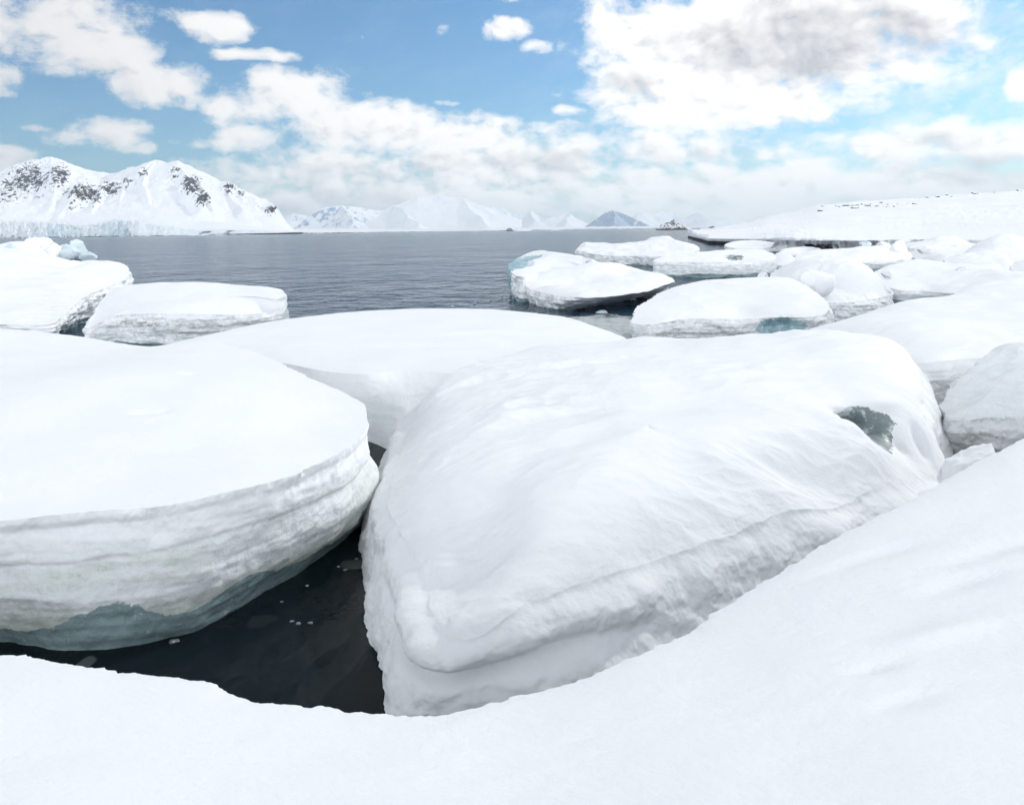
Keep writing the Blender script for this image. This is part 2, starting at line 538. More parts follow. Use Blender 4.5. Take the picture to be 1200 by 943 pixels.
    wz = wet_z + wet_noise * fbm(Q, 0.6, 3, seed + 41) * 2
    A['wet'] = np.clip(0.5 + (wz - V[:, 2]) / 0.25, 0, 1) * sw
    dd = np.zeros(len(V))
    for cen, rad, amt in dirt:
        q = (V - np.array(cen)) / np.array(rad)
        dd = np.maximum(dd, amt * np.exp(-(q ** 2).sum(1)))
    A['dirt'] = dd
    quads = grid_quads(nr + ns, nth, wrap=True)
    V = np.vstack([V, V[:nth].mean(0)])          # middle of the cap closes as a fan
    A = {k: np.append(a, 0.0) for k, a in A.items()}
    ngon = [[len(V) - 1, i, (i + 1) % nth] for i in range(nth)]
    # outward winding
    N = vnormals(V, quads)
    if N[nth:ntop // 2, 2].mean() < 0:
        quads = quads[:, ::-1]
        N = -N
    N[-1] = N[:nth].mean(0)
    row = np.repeat(np.arange(nr + ns - 1), nth)
    cm = V[quads].mean(1)
    # the snow layer reaches some way down the side
    ff = np.concatenate([np.zeros(nr - 1), s])[row] + (0.16 if R[:, 1].min() < 18 else 0.3) * fbm(cm + so, 1.1, 5, seed + 61, 0.6) * (cap_drop > 0)
    lab = np.where((row < nr - 1) | (ff < cap_drop), 0, 1)
    for cen, rad, th in ice:
        q = (cm - np.array(cen)) / np.array(rad)
        e = (q ** 2).sum(1) + 1.1 * fbm(cm + so, 4.0, 5, seed + 51, 0.6)
        lab[keep_largest(quads, np.where(e < th)[0])] = 2
    return dict(V=V, quads=quads, ngon=ngon, N=N, A=A, lab=lab, c=c, n2=n2, rim=rimc)

def floe(name, label, rim, cat='ice floe', group='ice floes stranded along the shore', flank=None, cap=None, icemat=None,
         partnames=('snow_cap', 'ice_flank', 'clear_ice'), **kw):
    d = build_floe(rim, **kw)
    o = empty(name, (d['c'][0], d['c'][1], 0))
    tag(o, label, cat, group)
    org = (d['c'][0], d['c'][1], 0)
    for k, (pn, m) in enumerate(zip(partnames, (cap or M_SNOW, flank or M_FLANK, icemat or M_ICE))):
        q = d['quads'][d['lab'] == k]
        if not len(q): continue
        mesh_obj(pn, d['V'], q, m, o, ngons=d['ngon'] if k == 0 else (), attrs=d['A'], normals=d['N'], origin=org)
    return o

# -- the snow bank the picture is taken from
E = [(-140, 742, 1.42), (-60, 757, 1.45), (0, 765, 1.47), (45, 771, 1.48), (130, 786, 1.5), (190, 791, 1.5), (228, 796, 1.5), (265, 812, 1.5), (310, 823, 1.5),
     (400, 833, 1.5), (490, 842, 1.5), (560, 831, 1.5), (640, 809, 1.5), (700, 791, 1.52), (738, 773, 1.55), (800, 746, 1.6), (850, 716, 1.65), (900, 682, 1.72),
     (950, 650, 1.8), (1000, 622, 1.88), (1050, 596, 1.95), (1100, 568, 2.02), (1150, 541, 2.1), (1200, 515, 2.18), (1300, 468, 2.28), (1400, 430, 2.35)]
E += [(7.5, 6.6, 2.35, 0), (12, 6.5, 2.4, 0), (14, 0, 2.3, 0), (11, -7, 2.0, 0), (0, -9, 1.9, 0), (-10, -7, 1.7, 0), (-12, -1, 1.55, 0), (-8, 2.6, 1.42, 0)]
bk = build_floe(E, tops=[(0, 0, 1.8), (1.5, 1.0, 1.92), (2.6, 2.2, 2.02), (-2.5, 1.0, 1.62), (-1.2, 2.2, 1.58), (0.6, 2.6, 1.66), (3.5, -1, 2.05)],
                nth=1700, nr=190, ns=40, inset=-0.12, bulge=0.05, rnd=0.03, rho=0.08, seed=3, cap_amp=0.07, side_amp=0.08, rim_amp=0.05, drift=0.022,
                centre=(0.2, -0.6), lip_amp=0.03, crumb=0.035,
                dents=[((-2.45, 3.15, 1.5), (0.22, 0.30, 1), (0, 0, 0.03)), ((-2.5, 2.95, 1.5), (0.22, 0.32, 1), (0, 0, -0.06)), ((-2.1, 2.75, 1.5), (0.2, 0.22, 1), (0, 0, -0.05)),
                       ((-2.25, 3.0, 1.5), (0.12, 0.35, 1), (0, 0, 0.03))]
                + [(P(u, v, 1.95), (rx, ry, 1), (0, 0, dz)) for u, v, rx, ry, dz in [(1030, 738, .09, .03, -.025), (1060, 775, .12, .04, -.02), (970, 868, .07, .025, -.02), (900, 890, .06, .02, -.015), (1130, 680, .16, .05, -.03), (1100, 720, .2, .06, .03), (860, 912, .08, .02, -.015), (1170, 660, .2, .05, -.03), (760, 850, .15, .05, .02), (1010, 640, .25, .05, -.03)]])
lab = np.where(bk['lab'] == 0, 0, 0)
o = mesh_obj('snow_bank', bk['V'], bk['quads'], M_BANK, None, ngons=bk['ngon'], attrs=bk['A'], normals=bk['N'])
tag(o, kind='structure')

# -- left foreground floe
floe('ice_floe', 'huge flat-topped floe with a hull-shaped green-grey side, at the left edge',
     [(-330, 640, 1.1), (-150, 622, 1.1), (0, 608, 1.1), (100, 598, 1.12), (200, 590, 1.15), (262, 577, 1.2), (340, 556, 1.22), (400, 528, 1.25), (428, 502, 1.25),
      (425, 476, 1.3), (405, 462, 1.35), (350, 437, 1.45), (300, 414, 1.55), (240, 400, 1.6), (170, 406, 1.55), (90, 394, 1.65), (0, 385, 1.8), (-150, 380, 1.8), (-350, 420, 1.6)],
     base=[(-330, 775), (-150, 762), (0, 752), (85, 760), (152, 757), (232, 735), (330, 681), (402, 632), (437, 596), None, None, None, None, None, None, None, None, None, None],
     flank=M_FLANK_B, nth=1300, nr=130, ns=96, inset=0.1, bulge=0.12, prof=[(0, 0), (0.03, -0.25), (0.10, -0.1), (0.30, 0.35), (0.33, 0.15), (0.55, 0.9), (0.8, 0.6), (1, 0), (1.6, -1.5)], cap_drop=0.2,
     rnd=0.02, rho=0.2, seed=11, cap_amp=0.07, side_amp=0.08, rim_amp=0.05, strata=0.022, wet_z=0.22, wet_noise=0.30, drift=0.012, lip_amp=0.03, crumb=0.03,
     tops=[PD(150, 440, 10.5), PD(250, 470, 9.5), PD(60, 500, 9.0)],
     dents=[(PD(170, 480, 9.2), (0.16, 0.1, 0.3), (0, 0, -0.05)), (PD(222, 449, 10.6), (0.1, 0.05, 0.3), (0, 0, -0.04)), (PD(190, 474, 9.2), (0.07, 0.06, 0.3), (0, 0, -0.04))])

# -- centre foreground floe
CH = PD(1022, 500, 9.4)
floe('ice_floe', 'biggest central floe with a rounded snowy lip and dark glassy hollow at right',
     [(507, 694, .70), (497, 655, .74), (470, 612, .78), (456, 575, .80), (474, 518, .84), (502, 456, 1.0), (560, 427, 1.1), (640, 409, 1.2), (750, 401, 1.3), (900, 397, 1.5),
      (1000, 395, 1.6), (1060, 404, 1.55), (1081, 440, 1.4), (1084, 485, 1.15), (1098, 545, .66), (1060, 560, .80), (1010, 562, 0.95), (950, 578, 1.0), (900, 596, .98), (800, 631, .95), (700, 660, .92), (620, 690, .84), (562, 726, .68), (525, 722, .66)],
     base=[(449, 815), (446, 770), (430, 695), (424, 630), (440, 572), (462, 540), None, None, None, None, None, None, None, (5.3, 10.4, 0), (5.75, 9.9, 0), (5.3, 8.6, 0), None, None, None, None, None, None, (500, 852), (462, 846)],
     nth=1400, nr=150, ns=100, inset=-0.42, bulge=0.19, prof=[(0, 0), (0.03, 0.3), (0.07, 0.52), (0.13, 0.72), (0.22, 0.85), (0.32, 0.82), (0.45, 0.62), (0.6, 0.55), (0.8, 0.5), (1.05, 0.1), (1.6, -0.6)],
     lip_at=(PD(545, 715, 5.95)[:2], 1.0), rnd=0.36, rho=0.55, seed=23, cap_amp=0.15, side_amp=0.09, rim_amp=0.08, strata=0.010, wet_z=-0.1, drift=0.11, flank=M_FLANK_C, cap_drop=0.62,
     centre=P(760, 520, 1.3)[:2], tops=[PD(700, 560, 7.75), PD(800, 500, 9.2), PD(900, 520, 8.5), PD(620, 520, 9.0), PD(570, 580, 7.75), PD(930, 440, 11.7), PD(700, 440, 12.6)],
     dents=[(PD(560, 655, 6.6), (0.42, 0.42, 0.5), (0, 0.0, -0.20)), (PD(545, 712, 5.95), (0.35, 0.2, 0.3), (-0.03, -0.1, 0.03)),
            (PD(940, 540, 8.1), (0.6, 0.45, 0.6), (0, 0, -0.20)), (PD(1000, 520, 8.9), (0.35, 0.5, 0.6), (0, 0, 0.08)), (PD(760, 500, 9.3), (0.9, 0.35, 0.6), (0, 0, -0.10)), (PD(600, 590, 7.6), (0.6, 0.3, 0.6), (0, 0, -0.08)),
            (CH, (0.40, 0.32, 0.22), (-0.08, 0.55, -0.08)), (PD(1040, 470, 9.9), (0.30, 0.25, 0.10), (0, -0.22, 0.06)), (PD(1060, 535, 9.4), (0.10, 0.2, 0.3), (0, 0.16, 0)), (PD(1080, 520, 9.7), (0.08, 0.2, 0.3), (0, 0.14, 0)), (PD(1035, 548, 9.0), (0.12, 0.2, 0.15), (0, 0.1, 0))],
     ice=[(PD(1022, 502, 9.6), (0.40, 0.7, 0.21), 0.95)],
     dirt=[(PD(935, 645, 7.0), (0.9, 0.9, 0.14), 1.0), (PD(1010, 600, 7.9), (0.6, 0.8, 0.12), 1.0), (PD(850, 692, 6.5), (0.6, 0.7, 0.12), 0.9)])

# -- flat floe behind these two
floe('ice_floe', 'long smooth flat floe right behind the gap between the two biggest floes',
     [(195, 404, 1.15), (260, 388, 1.18), (330, 374, 1.2), (440, 363, 1.25), (560, 361, 1.25), (650, 369, 1.2), (692, 380, 1.08), (736, 399, .9), (700, 425, .9), (600, 440, .95), (480, 433, 1.0), (430, 437, 1.0), (380, 434, 1.0), (340, 426, 1.05), (250, 413, 1.1)],
     base=[None] * 9 + [None, (480, 530), (430, 516), (380, 510), None, None], nth=800, nr=80, ns=60, inset=0.1, rnd=0.05, seed=31, cap_amp=0.05, side_amp=0.10, strata=0.04, wet_z=-0.3, drift=0.02,
     dents=[(PD(480, 408, 17), (1.6, 0.25, 0.5), (0, 0, -0.05)), (PD(570, 396, 19), (1.5, 0.3, 0.5), (0, 0, 0.05))])

# -- left middle floes
floe('ice_floe', 'square-ended slab with drooping snow crust, right of the far left hummock',
     [(103, 384, .6), (112, 364, 1.0), (130, 341, 1.55), (160, 332, 1.8), (240, 330, 1.88), (318, 336, 1.75), (336, 346, 1.5), (333, 358, 1.15), (310, 366, 1.0), (280, 368, 1.0), (200, 367, 1.08), (140, 368, 1.0)],
     nth=600, nr=60, ns=50, inset=0.05, rnd=0.1, rho=0.4, seed=41, side_amp=0.16, rim_amp=0.12, strata=0.07, cap_amp=0.10, lip_amp=0.05, wet_z=0.1,
     dirt=[(PD(190, 377, 26), (3, 2, 0.12), 0.9)], dents=[(PD(210, 352, 27), (2.2, 0.7, 1), (0, 0, -0.15))])
floe('ice_hummock', 'tall heaped snow hummock at the far left with a rounded nose pointing right',
     [(-220, 330, 1.8), (-60, 304, 2.3), (97, 308, 2.25), (137, 307, 2.2), (152, 317, 1.85), (146, 327, 1.6), (125, 335, 1.4), (100, 347, 1.15), (78, 364, .85), (60, 379, .6), (0, 379, .65), (-150, 382, .65), (-300, 360, 1.2)],
     cat='ice hummock', nth=700, nr=90, ns=50, inset=0.35, bulge=0.15, rnd=0.15, rho=0.6, seed=43, side_amp=0.25, rim_amp=0.2, strata=0.08, cap_amp=0.18, drift=0.07, wet_z=0.2,
     centre=PD(30, 335, 36)[:2],
     tops=[PD(45, 287, 40), PD(15, 294, 40), PD(30, 296, 38), PD(85, 302, 40), PD(110, 314, 39), PD(55, 340, 32), PD(-60, 300, 40), PD(5, 330, 33)],
     dents=[(PD(46, 286, 40), (0.7, 1.2, 1.2), (0, 0, 0.2)), (PD(75, 312, 37), (0.6, 0.8, 1), (0, 0, -0.35)), (PD(10, 292, 41), (0.5, 0.8, 1), (0, 0, 0.3))])

# -- floes along the right-hand shore, near to far
floe('ice_floe', 'thin-edged oval floe lying out in the water with a hollowed snowy top',
     [(606, 323, 1.1), (625, 316, 1.35), (660, 313, 1.5), (709, 310, 1.65), (747, 314, 1.5), (780, 322, 1.25), (789, 329, 1.0), (760, 339, .8), (720, 346, .72), (680, 348, .7), (640, 343, .7), (614, 333, .85)],
     base=[None, None, None, None, None, None, (775, 341), (745, 348), (709, 356), (672, 363), (640, 361), (612, 350)], nth=600, nr=70, ns=44, inset=0.1, rnd=0.22, rho=0.35, seed=51, side_amp=0.22, rim_amp=0.16, cap_amp=0.16, drift=0.10, wet_z=-0.02, cap_drop=0.35, bulge=0.2,
     dents=[(PD(675, 327, 39), (1.5, 1.1, 1), (0, 0, -0.38)), (PD(735, 319, 40), (1.2, 1.0, 1), (0, 0, -0.3)), (PD(700, 316, 41), (1.5, 1.0, 1), (0, 0, 0.25)), (PD(640, 322, 41), (1.0, 0.8, 1), (0, 0, 0.2))])
floe('ice_floe', 'floe with turquoise ice wall at its left end, behind the oval floe',
     [(596, 312, 1.55), (603, 304, 1.8), (615, 298, 2.0), (626, 294, 2.2), (650, 295, 2.2), (690, 302, 2.0), (705, 310, 1.6), (690, 316, 1.35), (640, 320, 1.3), (610, 324, 1.25)],
     nth=420, nr=50, ns=40, inset=0.1, rnd=0.12, rho=0.5, seed=52, side_amp=0.25, rim_amp=0.15, cap_amp=0.14, drift=0.06, icemat=M_TEAL, partnames=('snow_cap', 'ice_flank', 'turquoise_ice'),
     ice=[(PD(598, 326, 46), (1.7, 4.0, 1.3), 1.2), (PD(622, 304, 47), (0.8, 1.6, 0.5), 0.8)], dents=[(PD(622, 306, 46.5), (0.7, 1.2, 1), (0, 0, -0.4)), (PD(593, 327, 46), (0.5, 1.0, 0.22), (0.5, 0, 0))])
floe('ice_floe', 'broad round-shouldered floe with a blue-green cave melted into its right front',
     [(743, 377, .62), (750, 357, 1.0), (789, 336, 1.4), (827, 328, 1.55), (880, 324, 1.65), (927, 325, 1.6), (950, 339, 1.4), (968, 352, 1.15), (966, 367, .85), (930, 371, .78), (880, 371, .75), (800, 373, .7), (765, 379, .62)],
     nth=800, nr=80, ns=60, inset=-0.05, rnd=0.16, rho=0.5, seed=53, side_amp=0.16, rim_amp=0.12, cap_amp=0.12, drift=0.05, strata=0.06, wet_z=0.05,
     ice=[(PD(918, 388, 24.6), (0.75, 1.2, 0.42), 0.9)], dents=[(PD(918, 385, 24.6), (0.6, 0.7, 0.3), (0.1, 0.75, 0)), (PD(868, 366, 25.5), (0.7, 0.6, 0.35), (0, 0.2, -0.15))],
     dirt=[(PD(938, 374, 24.5), (0.5, 1, 0.2), 1.0), (PD(800, 390, 25), (2, 1, 0.1), 0.6)], icemat=M_TEAL)
floe('ice_hummock', 'steep-sided hummock with grey speckled flanks, right behind the floe with the blue-green cave',
     [(903, 324, 1.5), (927, 309, 1.95), (960, 305, 2.15), (1007, 308, 2.05), (1028, 324, 1.6), (1046, 343, 1.0), (1020, 350, .85), (970, 353, .8), (930, 346, .9)],
     cat='ice hummock', nth=500, nr=60, ns=44, inset=-0.1, rnd=0.15, rho=0.5, seed=54, side_amp=0.26, rim_amp=0.2, cap_amp=0.22, drift=0.09, cap_drop=0.1, strata=0.07,
     tops=[PD(985, 322, 32.5), PD(960, 312, 32.5)], dirt=[(PD(1010, 355, 30), (0.6, 1, 0.2), 1.0), (PD(1030, 352, 30), (0.4, 1, 0.2), 1.0)])
floe('ice_floe', 'wide wind-smoothed floe at the right edge with a brown-grey wall',
     [(945, 387, 1.0), (976, 376, 1.15), (1014, 366, 1.25), (1050, 355, 1.4), (1110, 346, 1.5), (1135, 336, 1.7), (1200, 326, 1.9), (1350, 325, 2.0), (1420, 400, 1.5), (1260, 414, 1.1), (1142, 418, 1.02), (1100, 422, 1.0), (1060, 424, .95), (1000, 414, .9)],
     nth=800, nr=90, ns=50, inset=0.05, rnd=0.12, rho=0.4, seed=55, side_amp=0.10, rim_amp=0.08, cap_amp=0.12, drift=0.05, strata=0.05,
     tops=[PD(1150, 375, 18), PD(1050, 385, 17.5)], flank=M_FLANK_R, dirt=[(PD(1100, 470, 14.7), (2, 2, 0.3), 0.6)])
floe('ice_block', 'craggy crumbling block of layered ice at the right edge, just beyond the snow bank',
     [(1110, 474, .98), (1134, 436, 1.38), (1164, 403, 1.68), (1235, 399, 1.78), (1330, 415, 1.65), (1345, 462, 1.25), (1240, 474, 1.12), (1165, 484, .98), (1124, 490, .90)],
     base=[(1087, 512), None, None, None, None, (1400, 560), (1250, 566), (1150, 556), (1105, 541)], cat='ice block', group='loose blocks of ice', flank=M_FLANK_R, cap=M_FLANK, cap_drop=0.03, crumb=0.06,
     nth=700, nr=80, ns=70, inset=-0.45, bulge=0.22, rnd=0.25, rho=0.35, seed=56, side_amp=0.16, rim_amp=0.18, strata=0.05, cap_amp=0.30, drift=0.16, wet_z=-0.2, lip_amp=0.06)
floe('ice_floe', 'snow mound floe with straight grey front wall, behind the wide right-edge floe',
     [(1025, 319, 1.2), (1050, 309, 1.5), (1077, 304, 1.7), (1133, 310, 1.5), (1190, 318, 1.4), (1230, 330, 1.1), (1160, 340, .75), (1117, 343, .58), (1083, 341, .55), (1047, 338, .65)],
     nth=400, nr=50, ns=34, rnd=0.14, rho=0.5, seed=58, side_amp=0.12, rim_amp=0.1, cap_amp=0.18, drift=0.07, inset=0.1)
floe('ice_floe', 'blocky floe with a tall flat grey wall, right of and behind the oval floe',
     [(766, 306, 1.15), (776, 301, 1.35), (800, 296, 1.6), (827, 295, 1.6), (872, 292, 1.7), (895, 293, 1.65), (908, 299, 1.4), (906, 304, 1.15), (880, 306, 1.1), (830, 307, 1.1), (790, 307, 1.1)],
     nth=400, nr=50, ns=34, rnd=0.08, rho=0.4, seed=59, side_amp=0.12, rim_amp=0.12, cap_amp=0.14, drift=0.08, inset=0.05, wet_z=0.2,
     dents=[(PD(865, 299, 58), (1.2, 1, 0.5), (0, 0.5, -0.35))], ice=[(PD(866, 299, 58), (0.9, 2.5, 0.5), 0.9)])
floe('ice_floe', 'low lumpy floe on the far side of the oval floe, reaching left into open water',
     [(675, 293, 1.2), (688, 287, 1.65), (707, 287, 1.7), (747, 284, 1.9), (776, 280, 2.15), (795, 283, 2.0), (816, 288, 1.6), (815, 295, 1.2), (771, 301, .9), (747, 300, .9), (699, 298, 1.0)],
     nth=400, nr=50, ns=30, rnd=0.12, rho=0.6, seed=60, side_amp=0.25, rim_amp=0.25, cap_amp=0.35, drift=0.16, inset=0.15,
     dents=[(PD(776, 280, 96), (1.4, 3, 2), (0, 0, 0.45)), (PD(688, 287, 95), (1.3, 3, 2), (0, 0, 0.25))])
floe('ice_floe', 'long white floe lying in front of the dark-edged shore shelf, behind the steep hummock',
     [(930, 303, .9), (950, 294, 1.4), (1000, 290, 1.65), (1047, 288, 1.7), (1067, 297, 1.1), (1050, 305, .8), (1000, 307, .75), (950, 307, .75)],
     nth=360, nr=44, ns=28, rnd=0.12, rho=0.6, seed=61, side_amp=0.25, rim_amp=0.2, cap_amp=0.25, drift=0.1, inset=0.1)
floe('ice_floe', 'small flat slab with a shaded front, left under the dark-edged shore shelf',
     [(850, 286, 1.15), (865, 282, 1.55), (890, 282, 1.55), (921, 286.5, 1.15), (915, 290, .7), (880, 291, .6), (855, 290, .7)],
     nth=240, nr=30, ns=20, rnd=0.12, rho=0.6, seed=62, side_amp=0.2, rim_amp=0.2, cap_amp=0.15, inset=0.1)
floe('ice_floe', 'little white floe between the small shaded slab and the long white floe',
     [(915, 294, .9), (925, 290, 1.2), (950, 289, 1.3), (962, 292, 1.1), (950, 297, .6), (925, 298, .55)],
     nth=240, nr=30, ns=20, rnd=0.12, rho=0.5, seed=63, side_amp=0.25, rim_amp=0.2, cap_amp=0.2, inset=0.1)
floe('ice_block', 'low grey block of ice wedged against the right end of the blocky grey-walled floe',
     [(905, 301, 1.0), (914, 295, 1.3), (926, 298, 1.2), (932, 306, .75), (912, 310, .55)],
     cat='ice block', group='loose blocks of ice', nth=240, nr=30, ns=20, rnd=0.1, rho=0.4, seed=64, side_amp=0.2, rim_amp=0.2, cap_amp=0.15, inset=0.05, cap=M_SNOW)
floe('ice_hummock', 'rounded snow hummock with small blue hollow, right end of the dark-edged shelf',
     [(1066, 290, .7), (1085, 281, 1.4), (1108, 277, 1.9), (1128, 281, 1.4), (1150, 290, .7), (1110, 294, .5)],
     cat='ice hummock', nth=300, nr=50, ns=20, rnd=0.3, rho=1.2, seed=65, side_amp=0.2, rim_amp=0.2, cap_amp=0.3, drift=0.12, inset=-0.3, tops=[PD(1108, 273.5, 88)], icemat=M_TEAL,
     ice=[(PD(1098, 281.5, 84), (0.55, 6, 0.22), 0.8)])
floe('ice_hummock', 'pointed snow hummock nearest the right edge of the picture',
     [(1125, 300, .8), (1150, 286, 1.4), (1175, 281, 1.8), (1215, 284, 1.6), (1230, 300, .8), (1180, 306, .5)],
     cat='ice hummock', nth=300, nr=50, ns=20, rnd=0.3, rho=1.2, seed=66, side_amp=0.2, rim_amp=0.2, cap_amp=0.3, drift=0.1, inset=-0.3, tops=[PD(1173, 276, 70), PD(1195, 280, 70)])
floe('ice_floe', 'flat-topped snow floe below the pointed hummock at the right',
     [(1107, 306, 1.0), (1125, 298, 1.4), (1170, 296, 1.5), (1186, 306, 1.1), (1183, 315, .7), (1140, 317, .6)],
     nth=300, nr=40, ns=24, rnd=0.15, rho=0.5, seed=67, side_amp=0.2, rim_amp=0.15, cap_amp=0.2, drift=0.08, inset=0.05)
floe('ice_block', 'snowy block cut off by the right edge, beside the flat-topped floe',
     [(1186, 314, .9), (1195, 305, 1.3), (1230, 304, 1.4), (1240, 318, .8), (1200, 321, .6)],
     cat='ice block', group='loose blocks of ice', nth=240, nr=30, ns=24, rnd=0.1, rho=0.4, seed=68, side_amp=0.15, rim_amp=0.15, cap_amp=0.1, inset=0.0)

# -- loose chunks of ice
def ico_verts(sub):
    import bmesh
    bm = bmesh.new()
    bmesh.ops.create_icosphere(bm, subdivisions=sub, radius=1)
    V = np.array([v.co[:] for v in bm.verts])
    Fc = [[v.index for v in f.verts] for f in bm.faces]
    bm.free()
    return V, Fc
ICO = {s: ico_verts(s) for s in (3, 5)}

def chunk_mesh(name, m, seed, size, facets=9, sub=5, rough=0.08):
    """angular lump: a sphere cut by random planes"""
    V, Fc = ICO[sub]
    r = np.random.RandomState(seed)
    n = r.normal(size=(facets, 3))
    n /= np.linalg.norm(n, axis=1, keepdims=True)
    dd = r.uniform(0.55, 0.85, facets)
    dots = V @ n.T
    lim = np.where(dots > 1e-3, dd[None] / np.maximum(dots, 1e-3), 9).min(1)
    rad = np.minimum(1, lim)
    rad = rad * (1 + rough * fbm(V + seed * 3.1, 2.2, 4, seed))
    W = V * rad[:, None] * np.array(size)
    me = bpy.data.meshes.new(name)
    me.from_pydata(W.tolist(), [], Fc)
    me.polygons.foreach_set('use_smooth', np.ones(len(me.polygons), bool))
    me.materials.append(m)
    return me

def chunk(name, label, loc, size, seed, m, cat, group=None, sub=5, facets=9, rough=0.08, rz=0.0):
    o = bpy.data.objects.new(name, chunk_mesh(name, m, seed, size, facets, sub, rough))
    o.location = loc
    o.rotation_euler.z = rz
    col.objects.link(o)
    return tag(o, label, cat, group)

chunk('ice_block', 'small rounded lump of snowy ice wedged between the snow bank and the craggy block', PD(1132, 583, 9.6), (0.42, 0.32, 0.85), 57, M_SNOW, 'ice block', 'loose blocks of ice', facets=10, rough=0.12)
chunk('ice_block', 'smooth snowball-like block perched against the steep hummock', PD(958, 330, 29.3), (0.62, 0.5, 0.62), 5, M_SNOW, 'ice block', 'loose blocks of ice', rough=0.05)
for (u, v, Y, sx, sz, sd, lb) in [(78, 297, 44, 0.75, 0.6, 11, 'upright blue-white ice block right beside the peak of the far left hummock'),
                                  (90, 296, 45, 0.6, 0.75, 12, 'tallest jagged turquoise ice block behind the far left hummock'),
                                  (104, 302, 44, 0.5, 0.42, 13, 'tilted turquoise ice block farthest right of those behind the left hummock'),
                                  (9, 297, 38, 0.55, 0.5, 14, 'blue-grey ice block set in the snow of the far left hummock')]:
    chunk('ice_block', lb, PD(u, v, Y), (sx, sx * 0.8, sz), sd, M_CHUNK if sd != 12 else M_CHUNK, 'ice block', 'loose blocks of ice', facets=14, rough=0.12)
for (u, v, Y, sx, sz, sd, lb) in [(28, 295, 39, 0.8, 0.45, 15, 'squat snowy block on the crest of the far left hummock, left of its peak'),
                                  (47, 288, 40, 0.75, 0.55, 16, 'snow block that forms the peak of the far left hummock'),
                                  (62, 294, 40, 0.5, 0.4, 17, 'snow block just right of the peak of the far left hummock'),
                                  (112, 310, 40, 0.9, 0.25, 18, 'flat snow block on the right shoulder of the far left hummock')]:
    chunk('ice_block', lb, PD(u, v, Y), (sx, sx * 0.8, sz), sd, M_SNOW, 'ice block', 'loose blocks of ice', facets=14, rough=0.2)
for (u, v, Y, sx, sz, sd, lb, m_) in [(1053, 291, 68, 0.75, 0.85, 81, 'pointed upright slab of ice on the right end of the long white floe', M_SNOW),
                                      (1014, 288, 70, 0.6, 0.4, 82, 'small bluish slab lying on the middle of the long white floe', M_CHUNK),
                                      (1036, 288, 71, 0.7, 0.35, 83, 'low snowy block between the small bluish slab and the pointed upright slab', M_SNOW),
                                      (1127, 320, 38, 0.45, 0.3, 84, 'rounded ice lump on the snow mound floe with the grey front wall', M_CHUNK),
                                      (1040, 322, 37, 0.35, 0.2, 85, 'snowy lump at the left end of the snow mound floe with the grey front wall', M_SNOW),
                                      (1090, 354, 36, 0.3, 0.3, 86, 'small block at the foot of the straight grey wall of the snow mound floe', M_FLANK),
                                      (1012, 369, 30.3, 0.3, 0.3, 87, 'small block at the foot of the steep speckled hummock', M_FLANK),
                                      (893, 325, 55, 0.5, 0.4, 88, 'small block in front of the right end of the blocky grey-walled floe', M_FLANK),
                                      (1085, 293, 78, 0.9, 0.4, 89, 'snowy block below the hummock with the small blue hollow', M_SNOW)]:
    chunk('ice_block', lb, PD(u, v, Y), (sx, sx * 0.8, sz), sd, m_, 'ice block', 'loose blocks of ice', facets=12, rough=0.2)
def bit(u, v, s, seed, lb, m=None):
    x, y, z = P(u, v, 0)
    chunk('ice_chunk', lb, (x, y, s * 0.15), (s, s * 0.8, s * 0.35), seed, m or M_CHUNK, 'ice chunk', 'bits of ice floating in the water', sub=3)
bit(705, 367, 0.28, 21, 'largest floating ice bit, in front of the oval floe')
bit(741, 352, 0.22, 22, 'dark wet ice bit floating at the right end of the oval floe', M_ICE)
for k, (u, v) in enumerate([(530, 359), (536, 362), (556, 356), (575, 352), (588, 347), (601, 350), (628, 367), (640, 371)]):
    bit(u, v, 0.06 + 0.05 * rng.random(), 30 + k, 'tiny white ice bit on the open water left of the oval floe')
for k, (u, v, s) in enumerate([(342, 728, .022), (350, 731, .032), (364, 730, .03), (405, 668, .03), (396, 664, .02), (204, 752, .05), (360, 686, .02), (330, 705, .018), (418, 655, .02)]):
    bit(u, v, s, 50 + k, 'tiny ice bit floating in the dark water between the two biggest floes', M_ICE)

# ------------------------------------------------------------------ water
def water():
    # one sheet out to the horizon, finer near the shore
    xs = np.array([-28000, -6000, -1500, -400, -120, -40, -10, 10, 40, 120, 400, 1500, 6000, 28000.])
    ys = np.array([-150, 0, 20, 60, 150, 400, 1200, 4000, 12000, 29000.])
    X, Y = np.meshgrid(xs, ys)
    V = np.stack([X.ravel(), Y.ravel(), np.zeros(X.size)], 1)
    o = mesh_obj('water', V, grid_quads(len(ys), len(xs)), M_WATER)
    tag(o, kind='structure')
water()

# ------------------------------------------------------------------ mountains as height fields along real ridge lines
def tents(xy, lines, k=1.3, soft=0.0):
    z = np.full(len(xy), -1e9)
    for pts, slope, sharp in lines:
        p = np.array(pts)
        for a, b in zip(p[:-1], p[1:]):
            ab = b[:2] - a[:2]
            t = np.clip(((xy - a[:2]) @ ab) / (ab @ ab + 1e-9), 0, 1)
            d = np.linalg.norm(xy - (a[:2] + t[:, None] * ab), axis=1)
            h = a[2] + (b[2] - a[2]) * t
            W = np.maximum(h, 1) / slope * sharp
            zz = h * np.clip(1 - d / W, 0, 1) ** sharp
            z = np.maximum(z, zz)
    return np.maximum(z, 0)

